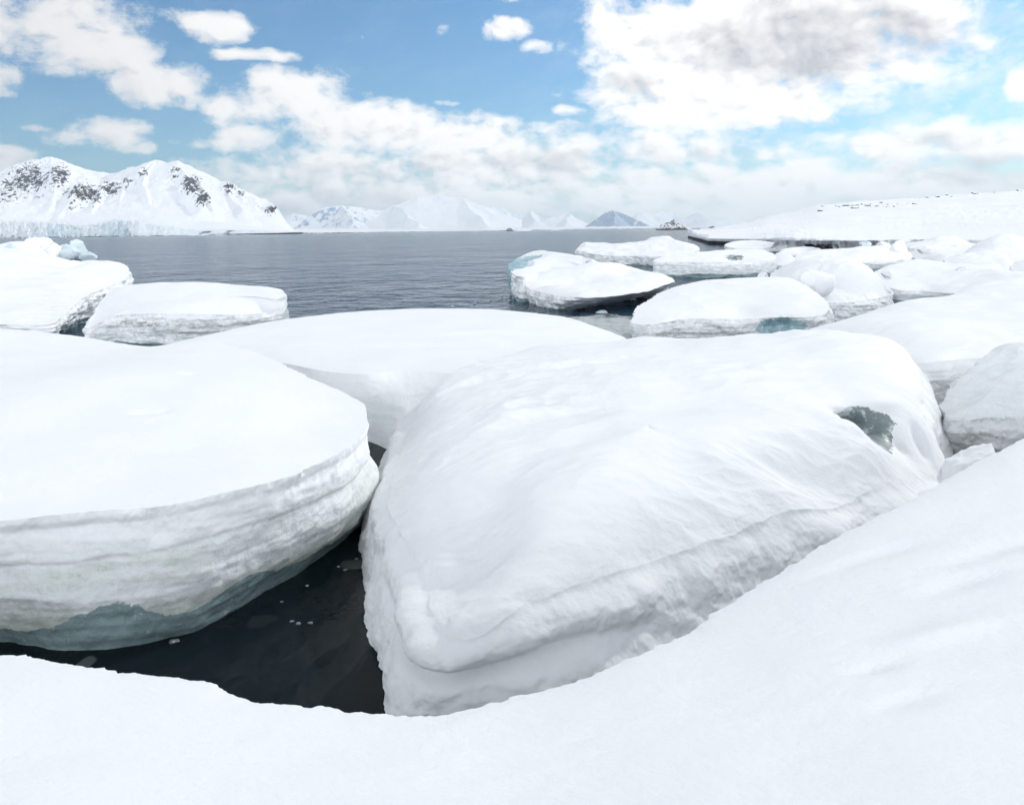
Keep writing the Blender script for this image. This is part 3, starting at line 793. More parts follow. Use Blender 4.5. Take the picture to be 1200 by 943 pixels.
def terrain(name, u0, u1, y0, y1, nu, ny, zfun, m, yexp=1.0):
    us = np.linspace(u0, u1, nu)
    t = np.linspace(0, 1, ny) ** yexp
    ys = y0 + (y1 - y0) * t
    X = ((us - 600) / F)[None, :] * ys[:, None]
    Y = np.repeat(ys[:, None], nu, 1)
    xy = np.stack([X.ravel(), Y.ravel()], 1)
    z, attrs = zfun(xy, np.tile(us, ny), np.repeat(t, nu))
    V = np.column_stack([xy, z])
    o = mesh_obj(name, V, grid_quads(ny, nu), m, attrs=attrs)
    return tag(o, kind='structure')

def slope_of(z, xy, nu):
    Z = z.reshape(-1, nu); X = xy[:, 0].reshape(-1, nu); Y = xy[:, 1].reshape(-1, nu)
    zx = np.gradient(Z, axis=1) / (np.gradient(X, axis=1) + 1e-9)
    zy = np.gradient(Z, axis=0) / (np.gradient(Y, axis=0) + 1e-9)
    return np.sqrt(zx ** 2 + zy ** 2).ravel(), zx.ravel(), zy.ravel()

# left mountain, about 5 km away
ML = 5200
main = [PD(u, v, Y) for u, v, Y in [(-160, 232, 5600), (-80, 222, 5500), (-30, 218, 5450), (0, 213, 5400), (20, 199, 5350), (40, 188.5, 5300), (47, 191, 5300), (57, 186, 5250), (70, 191.5, 5300), (88, 198, 5400), (108, 204, 5500), (133, 206, 5550), (150, 201, 5500), (168, 194, 5400), (182, 191.5, 5300), (200, 193, 5250), (209, 192, 5200), (218, 199, 5200), (232, 207, 5200), (245, 214.5, 5250), (252, 218, 5250), (264, 215.5, 5200), (273, 220.5, 5150), (286, 229.5, 5100), (298, 236, 5050), (312, 242, 5000), (319, 243.5, 4980), (330, 254, 4950), (343, 263, 4900)]]
sp = lambda *a: [PD(u, v, Y) for u, v, Y in a]
lines = [(main, 0.52, 1.25),
         (sp((40, 188.5, 5300), (35, 205, 5000), (25, 225, 4750), (15, 246, 4550)), 0.70, 1.3),
         (sp((57, 186, 5250), (62, 200, 5000), (70, 222, 4750), (62, 245, 4550)), 0.70, 1.3),
         (sp((0, 213, 5400), (0, 228, 5000), (-10, 246, 4600)), 0.70, 1.3),
         (sp((182, 191.5, 5300), (166, 201, 5100), (150, 213, 5000), (125, 214, 4950), (104, 214, 4850), (93, 226, 4700), (82, 240, 4580), (70, 253, 4470)), 0.81, 1.3),
         (sp((150, 213, 5000), (146, 228, 4750), (140, 246, 4550)), 0.74, 1.3),
         (sp((125, 214, 4950), (118, 232, 4700), (108, 250, 4500)), 0.74, 1.3),
         (sp((209, 192, 5200), (214, 208, 4950), (222, 224, 4750), (238, 244, 4550)), 0.85, 1.3),
         (sp((218, 199, 5200), (232, 216, 4950), (246, 236, 4680), (250, 248, 4560)), 0.81, 1.3),
         (sp((264, 215.5, 5200), (272, 232, 4900), (285, 250, 4650)), 0.67, 1.3),
         (sp((182, 191.5, 5300), (172, 208, 5000), (169, 216, 4850), (174, 238, 4600)), 0.81, 1.3)]

def z_left(xy, u, t):
    p3 = np.column_stack([xy, np.zeros(len(xy))])
    wx = xy + 45 * np.column_stack([fbm(p3, 1 / 420, 3, 71), fbm(p3, 1 / 420, 3, 72)])
    z = tents(wx, lines)
    env = sstep(0, 160, z)
    z = z + env * (26 * ridged(p3, 1 / 260, 5, 73, 0.5) - 8 + 10 * fbm(p3, 1 / 60, 3, 74))
    # snow foreland that runs down to the fjord
    fore = 60 * sstep(4150, 4500, xy[:, 1]) + 8 * fbm(p3, 1 / 300, 3, 75) * sstep(4150, 4300, xy[:, 1])
    fore = fore * (1 - sstep(230, 345, u))
    fore = fore + 7 + 0.012 * np.clip(xy[:, 1] - 4100, 0, 1e9)
    z = np.maximum(z, np.where(xy[:, 1] > 4000, fore, 0)) + 0.12 * np.minimum(z, fore)
    z = 9 + (z - 9) * sstep(352, 318, u)
    z = np.where(xy[:, 1] > 6600, z * (1 - sstep(6600, 7400, xy[:, 1])), z)
    # bare rock on the steep crags
    us = 600 + xy[:, 0] / xy[:, 1] * F
    vs = 270 - (z - H) / xy[:, 1] * F - 0.0142 * (us - 600)
    zone = np.zeros(len(z))
    for cu, cv, ru, rv, w in [(35, 212, 36, 28, .95), (70, 207, 18, 20, .95), (8, 225, 24, 24, .85), (100, 228, 32, 18, .9), (130, 222, 22, 14, .85), (150, 215, 10, 9, .8), (168, 205, 8, 10, .9), (85, 240, 14, 14, .6),
                              (224, 218, 15, 15, 1.05), (238, 234, 11, 13, 1.05), (206, 203, 10, 10, .95), (270, 221, 13, 8, 1.0), (283, 229, 8, 6, 1.0), (318, 247, 12, 7, 1.0), (234, 212, 8, 6, .8), (305, 243, 10, 6, .6)]:
        zone = np.maximum(zone, w * np.exp(-((us - cu) / ru) ** 2 - ((vs - cv) / rv) ** 2))
    z = z + sstep(0.2, 0.8, zone) * env * 30 * (ridged(p3, 1 / 75, 4, 78, 0.55) - 0.2)
    sl, zx, zy = slope_of(z, xy, NU_L)
    st = ridged(p3 + np.column_stack([z, z, z]) * 0.0, 1 / 90, 4, 76, 0.6)
    rock = 0.24 * zone * sstep(0.3, 1.0, sl) + 0.26 * zone * st + 0.36 * zone - 0.07
    return z, {'rock': np.clip(rock, 0, 1), 'ice': np.zeros(len(z))}
NU_L = 900
terrain('mountain', -170, 356, 4020, 7400, NU_L, 420, z_left, M_MTN, 1.3)

# glacier front and ice cliffs below it
def glacier():
    nu, nr = 700, 60
    us = np.linspace(-150, 345, nu)
    Yf = np.interp(us, [-150, 0, 60, 165, 170, 230, 345], [3700, 3800, 3850, 3800, 3950, 4000, 4060])
    vt = np.interp(us, [-150, 0, 40, 70, 90, 112, 135, 166, 169, 176, 200, 220, 226, 232, 240, 265, 300, 330, 345], [262, 259, 259.5, 261.5, 264, 263, 257, 258.5, 263, 262.5, 264.5, 269, 267.5, 269.5, 269.5, 268.5, 270, 272.5, 273.5])
    xr = us - 600
    p3 = np.column_stack([us, np.zeros(nu), np.zeros(nu)])
    htop = np.array([PD(u, v, Y)[2] for u, v, Y in zip(us, vt, Yf)])
    big = sstep(172, 150, us)
    htop = htop + big * (10 * fbm(p3, 1 / 7.0, 4, 81, 0.6) - 4)
    htop = np.maximum(htop, 3)
    rows, ice = [], []
    for k in range(nr):
        f = k / (nr - 1)
        if f <= 0.55:
            g = f / 0.55
            z = htop * g
            back = 80 * g ** 1.2
        else:
            g = (f - 0.55) / 0.45
            z = htop + (14 * big + 3) * g
            back = 80 + 420 * g ** 1.5
        Y = Yf + back
        q = np.column_stack([us, np.full(nu, z.mean() / 14), np.full(nu, k * 0.05)])
        rel = (46 * fbm(q, 1 / 9.0, 4, 82, 0.65, stretch=(1, 1.2, 1)) + 22 * fbm(q, 1 / 2.2, 3, 83, stretch=(1, 2.0, 1))) * (big * 0.9 + 0.25) * min(1, 1.2 - g if f > .55 else 1)
        Y = Y + rel
        if f > .55: z = z + big * 7 * fbm(np.column_stack([us, Y / 12, np.zeros(nu)]), 1 / 6, 3, 84) * (1 - 0.5 * g)
        rows.append(np.column_stack([xr / F * Y, Y, z]))
        fz = np.zeros(nu) if f > .6 else 1.0 * np.ones(nu)
        zone = np.interp(us, [-150, 25, 45, 65, 85, 100, 115, 135, 150, 166, 168, 345], [.12, .12, .35, .8, .6, .2, .5, .75, .6, .15, .45, .5])
        ice.append(fz * zone)
    V = np.concatenate(rows)
    A = {'rock': np.zeros(len(V)), 'ice': np.concatenate(ice)}
    us_t = np.tile(us, nr)
    kk = np.repeat(np.arange(nr) / (nr - 1), nu)
    A['rock'] = np.where((kk < 0.5), np.interp(us_t, [0, 60, 70, 80, 90, 170, 222, 235, 270, 330, 345], [0, 0.1, 0.38, 0.38, 0, 0, 0.15, 0.45, 0.42, 0.3, 0]), 0) * (kk < 0.45)
    A['rock'] = np.maximum(A['rock'], np.where(kk < 0.05, 0.5, 0))
    o = mesh_obj('glacier', V, grid_quads(nr, nu), M_GLAC, attrs=A)
    tag(o, kind='structure')
glacier()

def ridge_mtn(name, lines_px, u0, u1, y0, y1, nu, ny, amp, wl, rockf, m, seed, base_h=6, rock_zone=None, warp=1.0, rock_shade0=0.0):
    L = [([PD(*q) for q in pts], s, sh) for pts, s, sh in lines_px]
    def zf(xy, u, t):
        p3 = np.column_stack([xy, np.zeros(len(xy))])
        wx = xy + warp * wl * 0.2 * np.column_stack([fbm(p3, 1 / wl, 3, seed), fbm(p3, 1 / wl, 3, seed + 1)])
        z = tents(wx, L)
        env = sstep(0, 200, z)
        z = z + env * amp * (ridged(p3, 1 / wl * 1.6, 5, seed + 2, 0.5) - 0.3)
        z = np.maximum(z, base_h + 4 * fbm(p3, 1 / 500, 2, seed + 3))
        z = z * sstep(0, 0.04, t) * sstep(1.0, 0.9, t)
        sl, _, _ = slope_of(z, xy, nu)
        rk = rockf * (sstep(0.35, 0.9, sl) * 0.6 + 0.5 * ridged(p3, 1 / wl * 4, 4, seed + 4, 0.6))
        rk = rk + rock_shade0 * sstep(15, 60, z)
        if rock_zone is not None: rk = rk * np.interp(u, *rock_zone)
        return z, {'rock': np.clip(rk, 0, 1), 'ice': np.zeros(len(z))}
    terrain(name, u0, u1, y0, y1, nu, ny, zf, m)

# far mountains across the fjord
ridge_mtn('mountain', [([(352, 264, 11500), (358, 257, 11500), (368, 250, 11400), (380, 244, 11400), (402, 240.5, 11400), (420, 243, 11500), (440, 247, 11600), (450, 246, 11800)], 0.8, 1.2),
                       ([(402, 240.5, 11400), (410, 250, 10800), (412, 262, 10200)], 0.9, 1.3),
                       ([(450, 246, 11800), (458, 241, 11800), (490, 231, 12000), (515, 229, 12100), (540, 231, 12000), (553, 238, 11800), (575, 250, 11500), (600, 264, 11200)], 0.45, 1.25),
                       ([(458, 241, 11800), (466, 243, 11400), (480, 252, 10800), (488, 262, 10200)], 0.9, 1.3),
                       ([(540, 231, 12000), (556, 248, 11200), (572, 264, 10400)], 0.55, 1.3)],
          340, 612, 9400, 13600, 560, 220, 18, 700, 0.38, M_MTN2, 90, rock_shade0=0.06, rock_zone=([350, 380, 430, 455, 480, 520, 600], [1.25, 1.2, 1.15, 1.0, 0.9, 0.55, 0.3]))
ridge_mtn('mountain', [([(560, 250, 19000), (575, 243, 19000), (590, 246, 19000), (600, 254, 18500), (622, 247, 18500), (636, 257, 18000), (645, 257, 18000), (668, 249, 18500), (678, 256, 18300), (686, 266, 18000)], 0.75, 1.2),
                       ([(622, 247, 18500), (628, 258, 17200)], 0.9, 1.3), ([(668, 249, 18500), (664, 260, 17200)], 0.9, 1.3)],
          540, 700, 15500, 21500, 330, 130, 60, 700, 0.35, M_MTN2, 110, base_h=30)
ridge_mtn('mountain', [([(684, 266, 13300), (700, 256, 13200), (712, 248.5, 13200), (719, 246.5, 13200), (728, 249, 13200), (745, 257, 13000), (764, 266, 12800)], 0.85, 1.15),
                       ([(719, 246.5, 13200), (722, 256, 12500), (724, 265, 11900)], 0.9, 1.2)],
          676, 775, 11300, 15500, 260, 160, 30, 500, 0.42, M_MTN2, 130, rock_shade0=0.26)  # even blue cover paints this peak's all-over blue shade
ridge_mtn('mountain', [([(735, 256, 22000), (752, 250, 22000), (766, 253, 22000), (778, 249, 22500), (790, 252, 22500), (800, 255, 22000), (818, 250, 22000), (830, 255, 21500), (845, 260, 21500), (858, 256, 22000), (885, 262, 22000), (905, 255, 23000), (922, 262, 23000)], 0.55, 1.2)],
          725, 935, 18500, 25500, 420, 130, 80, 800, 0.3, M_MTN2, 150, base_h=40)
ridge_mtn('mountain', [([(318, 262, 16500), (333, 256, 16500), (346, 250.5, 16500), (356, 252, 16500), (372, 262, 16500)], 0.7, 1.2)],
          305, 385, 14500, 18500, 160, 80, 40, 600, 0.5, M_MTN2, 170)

# low white spit in front of the far mountains
def spit():
    nu, nr = 300, 12
    us = np.linspace(325, 775, nu)
    Yf = np.interp(us, [325, 420, 560, 775], [4060, 6000, 9000, 9800])
    htop = np.interp(us, [325, 345, 400, 480, 560, 640, 775], [34, 36, 42, 36, 22, 40, 30]) + 4 * fbm(np.column_stack([us, us * 0, us * 0]), 1 / 6, 3, 181)
    rows, rk = [], []
    for k in range(nr):
        f = k / (nr - 1)
        Y = Yf + (0 if f < .3 else 1500 * ((f - .3) / .7))
        z = htop * min(1, f / .3) * (0.25 if f < .31 else 0.25 + .75 * (f - .3) / .7)
        rows.append(np.column_stack([(us - 600) / F * Y, np.broadcast_to(Y, us.shape), z]))
        rk.append(np.full(nu, 0.5 if f < .25 else 0.0))
    V = np.concatenate(rows)
    o = mesh_obj('foreland', V, grid_quads(nr, nu), M_GLAC, attrs={'rock': np.concatenate(rk), 'ice': np.zeros(len(V))})
    tag(o, kind='structure')
spit()

# ------------------------------------------------------------------ snowy hill on the right with its shelf of shore ice
def hill_z(us, Y):
    """height of the hill surface for photo column us and distance Y (also used to seat the boulders)"""
    vs = np.interp(us, [795, 812, 837, 860, 880, 900, 940, 960, 1000, 1050, 1100, 1130, 1165, 1200, 1300, 1500], [277, 275.5, 270.5, 266, 261.5, 255.5, 246, 241, 238, 234.5, 230.5, 228.5, 226, 224, 219, 214])
    D1 = np.interp(us, [795, 812, 860, 900, 960, 1060, 1200, 1500], [260, 300, 520, 700, 900, 900, 800, 700])
    D0 = hill_d0(us)
    yr = (us - 600) * SA + (vs - 270) * CA
    zc = np.maximum(H - yr / F * D1, 1.6)
    t = np.clip((Y - D0) / (D1 - D0), 0, 2)
    g = np.where(t <= 1, t ** 1.25 * (1 - 0.0 * t), 1 - 0.9 * sstep(1.0, 2.0, t))
    return 1.3 + (zc - 1.3) * g

def hill_d0(us):
    return np.interp(us, [795, 808, 812, 830, 870, 930, 1000, 1080, 1200, 1500], [300, 270, 235, 165, 148, 128, 118, 122, 100, 70])

def hill():
    nu, ny, ns = 600, 190, 14
    us = np.linspace(806, 1500, nu)
    D0 = hill_d0(us) + 3.0 * fbm(np.column_stack([us, us * 0, us * 0]), 1 / 14, 4, 201)
    rows = []
    rk = []
    for k in range(ns):                       # undercut edge: dark foot, snow lip above
        f = k / (ns - 1)
        z = -0.2 + 1.5 * f
        Yk = D0 + 2.2 * (1 - f ** 1.5) * 0.9
        q = np.column_stack([us * 0.8, Yk * 0 + z * 3, Yk * 0])
        rows.append(np.column_stack([(us - 600) / F * Yk, Yk + 0.8 * fbm(q, 0.2, 4, 202), np.full(nu, z)]))
        rk.append(np.where(f < 0.62, np.interp(us, [806, 812, 850, 900, 935, 950, 985, 1080, 1100], [1, 1, .75, .5, .25, .55, .45, .15, 0]), 0.0) * np.ones(nu))
    D1 = np.interp(us, [795, 812, 860, 900, 960, 1060, 1200, 1500], [260, 300, 520, 700, 900, 900, 800, 700])
    for k in range(1, ny):
        t = (k / (ny - 1)) ** 1.7 * 1.5
        Yk = D0 + (D1 - D0) * t
        X = (us - 600) / F * Yk
        z = hill_z(us, Yk)
        p3 = np.column_stack([X, Yk, np.zeros(nu)])
        amp = min(1, t * 12)
        z = z + amp * (0.5 * fbm(p3, 1 / 12, 4, 203) + 3.0 * fbm(p3, 1 / 60, 3, 204) * min(1, t * 4) + 1.1 * ridged(p3, 1 / 26, 3, 205, stretch=(0.5, 1.6, 1)))
        z = z + 0.7 * np.exp(-((us - 930) / 45) ** 2) * np.exp(-((t - 0.03) / 0.03) ** 2) * (1 + ridged(p3, 1 / 8, 3, 206))
        rows.append(np.column_stack([X, Yk, z]))
        rk.append(np.zeros(nu))
    V = np.concatenate(rows)
    o = mesh_obj('hill', V, grid_quads(len(rows), nu), mountain_mat('hill_snow', scale=0.25), attrs={'rock': np.concatenate(rk), 'ice': np.zeros(len(V))})
    tag(o, kind='structure')
    return V, grid_quads(len(rows), nu)
from mathutils.bvhtree import BVHTree
_hv, _hq = hill()
HILL = BVHTree.FromPolygons(_hv.tolist(), _hq.tolist())

# snow-covered shore between the floes on the right
def shore():
    nu, ny = 300, 140
    us = np.linspace(1010, 1600, nu)
    t = np.linspace(0, 1, ny)
    ys = 9 * (135 / 9) ** t
    X = ((us - 600) / F)[None] * ys[:, None]
    Y = np.repeat(ys[:, None], nu, 1)
    p3 = np.stack([X.ravel(), Y.ravel(), np.zeros(X.size)], 1)
    lim = np.interp(ys, [9, 16, 24, 35, 60, 100, 135], [1230, 1200, 1130, 1120, 1075, 1045, 1020])
    w = sstep(0, 40, us[None] - lim[:, None]).ravel()
    z = -0.3 + w * (0.75 + 0.45 * fbm(p3, 1 / 5, 4, 301) + 0.55 * fbm(p3, 1 / 16, 3, 302) + 0.004 * Y.ravel())
    o = mesh_obj('shore', np.column_stack([p3[:, :2], z]), grid_quads(ny, nu), M_SNOW)
    tag(o, kind='structure')
shore()

# boulders poking through the snow of the hill
rockmeshes = [chunk_mesh('boulder', M_ROCK, 400 + k, (1, 0.8, 0.7), 12, 3, 0.25) for k in range(5)]
def boulder(u, Y, s, label, group):
    x = (u - 600) / F * Y
    hit = HILL.ray_cast(Vector((x, Y, 500)), Vector((0, 0, -1)))[0]
    z = hit.z if hit else 20
    o = bpy.data.objects.new('boulder', rockmeshes[rng.randrange(5)])
    o.location = (x, Y, z + s * 0.2)
    o.scale = (s * rng.uniform(1, 1.5), s, s * rng.uniform(0.8, 1.3))
    o.rotation_euler.z = rng.uniform(-0.5, 0.5)
    col.objects.link(o)
    tag(o, label, 'boulder', group)
for k in range(38):
    boulder(rng.gauss(1015, 26), rng.uniform(480, 760), rng.uniform(0.8, 2.1), 'dark boulder in the cluster scattered on the upper slope of the snowy hill', 'boulders on the slope of the hill')
for k in range(16):
    boulder(rng.uniform(1085, 1200), rng.uniform(770, 850), rng.uniform(1.0, 2.4), 'dark boulder on the crest of the snowy hill near the right edge', 'boulders on the crest of the hill')

# ------------------------------------------------------------------ islets
def islet(u, v, Y, w, h, seed, label):
    """rocky knoll with snow on its flat parts"""
    nth, nr = 220, 50
    x0, y0, _ = P(u, v, 0) if False else ((u - 600) / F * Y, Y, 0)
    th = np.linspace(0, 2 * np.pi, nth, endpoint=False)
    r = np.linspace(0.01, 1, nr)
    R, T = np.meshgrid(r, th, indexing='ij')
    p3 = np.stack([R.ravel() * np.cos(T.ravel()) * 2, R.ravel() * np.sin(T.ravel()) * 2, np.full(R.size, seed * 1.7)], 1)
    env = np.clip((1 - R.ravel() ** 2), 0, 1) ** 0.55
    z = h * env * (0.5 + 0.8 * fbm(p3, 1.1, 5, seed, 0.6) + 0.45 * ridged(p3, 2.2, 4, seed + 3, 0.6)) - 0.3
    V = np.column_stack([R.ravel() * np.cos(T.ravel()) * w, R.ravel() * np.sin(T.ravel()) * w * 0.6, z])
    q = grid_quads(nr, nth, True)
    N = vnormals(V, q)
    if N[:, 2].mean() < 0: q = q[:, ::-1]
    o = mesh_obj('islet', V, q, M_ROCK, ngons=[list(range(nth))], origin=(0, 0, 0))
    o.location = (x0, Y, 0)
    tag(o, label, 'islet')
islet(787, 269, 1450, 28, 16, 3, 'snow-streaked rocky islet in the water, left of the hill, the largest islet')
islet(803, 269, 1500, 14, 5, 5, 'low snowy islet close to the right of the largest islet')
islet(834, 270, 1300, 7, 6.5, 6, 'small dark rock standing just beyond the left tip of the hill')
islet(597, 269, 3600, 16, 15, 8, 'small dark islet at the foot of the far mountain in the middle')
islet(613, 269, 3700, 45, 6, 9, 'long flat dark islet right beside the small dark islet')
islet(650, 269, 3900, 40, 5, 10, 'thin flat islet on the horizon between the long flat islet and the blue mountain')

# ------------------------------------------------------------------ sun, sky, haze
SUN_AZ, SUN_EL = math.radians(50), math.radians(35)     # azimuth to the right of the view, elevation
sd = Vector((math.sin(SUN_AZ) * math.cos(SUN_EL), math.cos(SUN_AZ) * math.cos(SUN_EL), math.sin(SUN_EL)))
sun_d = bpy.data.lights.new('sun', 'SUN')
sun_d.energy = 2.6
sun_d.angle = math.radians(0.53)
sun_d.color = (1.0, 0.965, 0.91)
sun = bpy.data.objects.new('sun', sun_d)
sun.rotation_euler = sd.to_track_quat('Z', 'Y').to_euler()
sun.location = (30, 30, 60)
col.objects.link(sun)

wd = bpy.data.worlds.new('World')
scn.world = wd
wd.use_nodes = True
nt = NT(wd.node_tree)
out = nt.n('ShaderNodeOutputWorld')
bg = nt.n('ShaderNodeBackground')
SKY_K = 0.06
bg.inputs['Strength'].default_value = SKY_K
nt.t.links.new(bg.outputs[0], out.inputs[0])
sky = nt.n('ShaderNodeTexSky', sky_type='NISHITA')
sky.sun_disc = False
sky.sun_elevation = SUN_EL
sky.sun_rotation = SUN_AZ
sky.altitude = 0
sky.air_density = 1.0
sky.dust_density = 0.6
sky.ozone_density = 3.0

skyc = nt.vm('MULTIPLY', sky.outputs[0], (1.72, 2.62, 3.02))     # deep clear arctic blue
dirv = nt.n('ShaderNodeTexCoord').outputs['Generated']
sep = nt.n('ShaderNodeSeparateXYZ')
nt.put(sep.inputs[0], dirv)
dx, dy, dz = sep.outputs
D = 57.29578
az = nt.m('MULTIPLY', nt.m('ARCTAN2', dx, dy), D)            # degrees
hyp = nt.m('SQRT', nt.m('ADD', nt.m('MULTIPLY', dx, dx), nt.m('MULTIPLY', dy, dy)))
el = nt.m('MULTIPLY', nt.m('ARCTAN2', dz, hyp), D)

def ae(u, v):
    xr, yr = unroll(u, v)
    return math.degrees(math.atan2(xr, F)), math.degrees(math.atan2(-yr, math.hypot(F, xr)))

def cloud_vec(saz, sel, stretch):
    c = nt.n('ShaderNodeCombineXYZ')
    nt.put(c.inputs[0], nt.m('ADD', az, saz))
    nt.put(c.inputs[1], nt.m('MULTIPLY', nt.m('ADD', el, sel), stretch))
    return c.outputs[0]

v0 = cloud_vec(0, 0, 1.0)
wn = nt.n('ShaderNodeTexNoise', ins={'Vector': v0, 'Scale': 0.16, 'Detail': 3.0})
wsh = nt.vm('SUBTRACT', wn.outputs[1], (0.5, 0.5, 0.5))
wpos = nt.vm('ADD', v0, nt.vm('MULTIPLY', wsh, (4.0, 2.2, 0)))
sw = nt.n('ShaderNodeSeparateXYZ')
nt.put(sw.inputs[0], wpos)
waz, wel = sw.outputs[0], sw.outputs[1]

def blobs(lst, vec):
    """smooth patches of cloud: (u, v, ru, rv, weight) measured on the sky"""
    tot = None
    for (u, v, ru, rv, w) in lst:
        ca, ce = ae(u, v)
        sa, se = F / D / ru, F / D / rv
        nd = nt.n('ShaderNodeVectorMath', operation='MULTIPLY_ADD')
        nt.put(nd.inputs[0], vec)
        nd.inputs[1].default_value = (sa, se, 0)
        nd.inputs[2].default_value = (-ca * sa, -ce * se, 0)
        r2 = nt.vm('DOT_PRODUCT', nd.outputs[0], nd.outputs[0])
        g = nt.m('MULTIPLY_ADD', r2, -0.55 * w, w)
        tot = nt.m('MAXIMUM', g, 0.0 if tot is None else tot)
    return tot

CLOUDS = [
    (55, 25, 100, 46, 1.0), (110, 60, 62, 34, 1.05), (185, 97, 72, 27, 1.05), (-5, 86, 30, 22, 1.0),
    (250, 25, 58, 17, 1.0), (305, 62, 55, 10, .95), (235, 35, 35, 14, .8),
    (115, 155, 48, 19, .95), (170, 171, 20, 10, .8), (52, 148, 24, 6, .72), (5, 188, 40, 16, .9),
    (282, 122, 44, 26, .95), (350, 115, 75, 34, 1.1), (285, 163, 40, 17, .9), (430, 150, 110, 30, 1.1), (520, 160, 130, 30, 1.05),
    (600, 190, 190, 38, .98), (390, 200, 180, 34, .92), (480, 232, 420, 38, .97), (240, 205, 70, 16, .75), (230, 165, 34, 9, .66),
    (585, 37, 36, 15, .9), (627, 54, 22, 11, .85), (665, 130, 24, 10, .85), (590, 2, 22, 8, .9), (515, 122, 22, 6, .8), (415, 35, 13, 10, .55), (518, 40, 9, 10, .55),
    (900, 50, 225, 84, 1.2), (722, 30, 62, 44, .95), (760, 95, 95, 50, 1.05), (860, 125, 180, 34, 1.1), (1040, 15, 95, 50, 1.1), (690, 100, 30, 14, .7),
    (1195, 95, 24, 28, 1.0), (1135, 178, 150, 38, 1.0), (1000, 172, 180, 18, .86), (760, 175, 200, 26, .92), (900, 222, 420, 42, 1.02), (1150, 120, 110, 46, .52), (640, 150, 60, 16, .7),
    (740, 165, 120, 14, .8), (1190, 30, 60, 20, .42),
    ]
field = blobs(CLOUDS, wpos)

# cloud layers look flatter and denser towards the horizon
elp = nt.m('ADD', nt.m('MULTIPLY', el, 1.05), nt.m('MULTIPLY', nt.m('LOGARITHM', nt.m('ADD', 1.0, nt.m('DIVIDE', nt.m('MAXIMUM', el, -2.0), 3.0)), 2.718), 4.5))
nv = nt.n('ShaderNodeCombineXYZ')
nt.put(nv.inputs[0], az)
nt.put(nv.inputs[1], elp)
nvec = nv.outputs[0]
nvec = nt.vm('ADD', nvec, nt.vm('MULTIPLY', wsh, (2.0, 2.0, 0)))
n_a = nt.noise(nvec, 0.34, 8, 0.64)
# the same noise a little towards the sun: its difference shades the billows
off = nt.vm('ADD', nvec, (0.5, 0.8, 0))
n_b = nt.noise(off, 0.34, 4, 0.58)
n_c = nt.noise(nvec, 0.11, 2, 0.55)
dens_raw = nt.m('ADD', field, nt.m('MULTIPLY', nt.m('SUBTRACT', n_a, 0.5), 1.9))
dens = nt.step(0.38, 0.98, dens_raw)
# thin veils of high cloud, mostly towards the right
vv = nt.n('ShaderNodeCombineXYZ')
nt.put(vv.inputs[0], nt.m('MULTIPLY', nt.m('ADD', az, nt.m('MULTIPLY', el, 0.8)), 0.5))
nt.put(vv.inputs[1], nt.m('MULTIPLY', nt.m('SUBTRACT', el, nt.m('MULTIPLY', az, 0.35)), 1.3))
veil = nt.m('MULTIPLY', nt.step(0.42, 0.75, nt.noise(nt.vm('ADD', vv.outputs[0], wsh), 0.35, 6, 0.62)), nt.m('ADD', 0.04, nt.m('MULTIPLY', nt.step(-2, 30, az), 0.6)))
dens = nt.m('MAXIMUM', dens, veil)

GREY = [(960, 48, 130, 44, 1.0), (850, 40, 80, 26, .4), (737, 103, 44, 24, .6), (950, 92, 70, 20, .5), (1165, 203, 100, 16, .8), (640, 190, 110, 12, .65), (820, 182, 100, 10, .5),
        (500, 200, 190, 16, .45), (420, 160, 120, 12, .3), (1100, 168, 60, 10, .4), (390, 235, 150, 22, .45), (640, 215, 100, 12, .35), (110, 95, 70, 20, .15)]
grey = blobs(GREY, wpos)
relief = nt.m('MULTIPLY', nt.m('SUBTRACT', n_b, n_a), 2.1)
shade = nt.m('ADD', nt.m('MULTIPLY', grey, nt.m('ADD', 0.35, nt.m('MULTIPLY', n_c, 1.3))), relief, clamp=False)
shade = nt.m('ADD', shade, nt.m('MULTIPLY', nt.m('SUBTRACT', n_c, 0.5), 0.25))
shade = nt.m('MINIMUM', nt.m('MAXIMUM', nt.m('SUBTRACT', shade, 0.11), 0.0), 1.0)
# clouds are brighter towards the sun
cosun = nt.vm('DOT_PRODUCT', dirv, tuple(sd))
glow = nt.step(0.45, 0.93, nt.vm('DOT_PRODUCT', dirv, tuple(Vector((0.42, 0.84, 0.34)).normalized())))
lit = nt.mix(glow, (1.30, 1.305, 1.32), (1.85, 1.83, 1.80))
drk = nt.mix(glow, (0.84, 0.89, 0.97), (0.93, 0.95, 1.01))
ccol = nt.mix(shade, lit, drk)
ccol = nt.vm('SCALE', ccol, 1.0 / SKY_K)
final = nt.mix(dens, skyc, ccol)
nt.put(bg.inputs['Color'], final)
# the rest of the sky, far outside the cloud banks drawn above: broken cloud of the same kind
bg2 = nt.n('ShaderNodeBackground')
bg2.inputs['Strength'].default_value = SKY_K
n_o = nt.step(0.34, 0.52, nt.noise(dirv, 3.0, 3, 0.6))
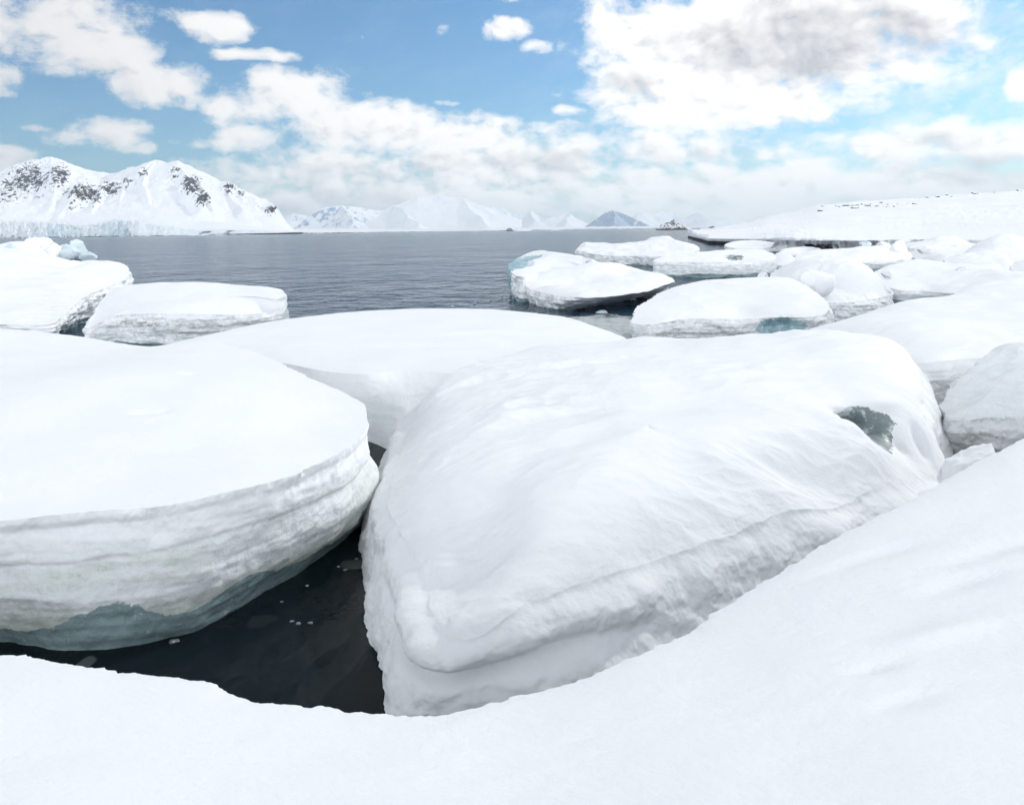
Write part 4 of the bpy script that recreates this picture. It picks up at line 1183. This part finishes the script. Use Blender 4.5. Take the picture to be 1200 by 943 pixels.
# brightened low sky behind the viewpoint, added to fill the shaded ice walls
bank = nt.m('MULTIPLY', nt.step(0.25, -0.5, dy), nt.step(0.62, 0.15, dz))  # mask of the added fill light
fill_gain = nt.m('ADD', 0.85, nt.m('MULTIPLY', bank, 3.2))
nt.put(bg2.inputs['Color'], nt.mix(nt.m('MAXIMUM', n_o, bank), skyc, nt.vm('SCALE', nt.mix(nt.step(0.2, 1.0, cosun), (1.22, 1.29, 1.37), (1.48, 1.47, 1.45)), nt.m('MULTIPLY', fill_gain, 1.0 / SKY_K))))
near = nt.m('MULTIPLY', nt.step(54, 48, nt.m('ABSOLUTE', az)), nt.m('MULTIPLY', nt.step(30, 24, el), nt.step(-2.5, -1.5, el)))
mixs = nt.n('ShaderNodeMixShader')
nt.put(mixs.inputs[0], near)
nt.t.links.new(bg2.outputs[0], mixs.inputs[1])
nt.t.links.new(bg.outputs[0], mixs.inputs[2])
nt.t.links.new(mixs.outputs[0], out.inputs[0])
wd.cycles.sampling_method = 'NONE'

# pale arctic air: far mountains fade into it
def haze():
    x0, x1, y0, y1, z0, z1 = -28500, 28500, -160, 29500, -1.0, 900.0
    V = np.array([(x, y, z) for z in (z0, z1) for y in (y0, y1) for x in (x0, x1)], float)
    q = np.array([(0, 2, 3, 1), (4, 5, 7, 6), (0, 1, 5, 4), (2, 6, 7, 3), (0, 4, 6, 2), (1, 3, 7, 5)])
    m = bpy.data.materials.new('air')
    m.use_nodes = True
    t = NT(m.node_tree)
    o_ = t.n('ShaderNodeOutputMaterial')
    pv = t.n('ShaderNodeVolumePrincipled')
    pv.inputs['Color'].default_value = (0.86, 0.94, 1.0, 1)
    pv.inputs['Density'].default_value = HAZE
    pv.inputs['Anisotropy'].default_value = 0.4
    t.t.links.new(pv.outputs[0], o_.inputs['Volume'])
    o = mesh_obj('haze', V, q, m)
    for p in o.data.polygons: p.use_smooth = False
    tag(o, kind='stuff')
HAZE = 4.2e-5
haze()

# ------------------------------------------------------------------ render settings
scn.render.engine = 'CYCLES'
scn.view_settings.view_transform = 'Standard'
scn.view_settings.look = 'None'
scn.view_settings.exposure = -0.67
scn.view_settings.gamma = 1.0
scn.view_settings.use_curve_mapping = False
cy = scn.cycles
cy.use_denoising = True
cy.max_bounces = 8
cy.diffuse_bounces = 6
cy.glossy_bounces = 3
cy.volume_bounces = 1
cy.use_adaptive_sampling = True
cy.adaptive_threshold = 0.02
cy.sample_clamp_indirect = 8
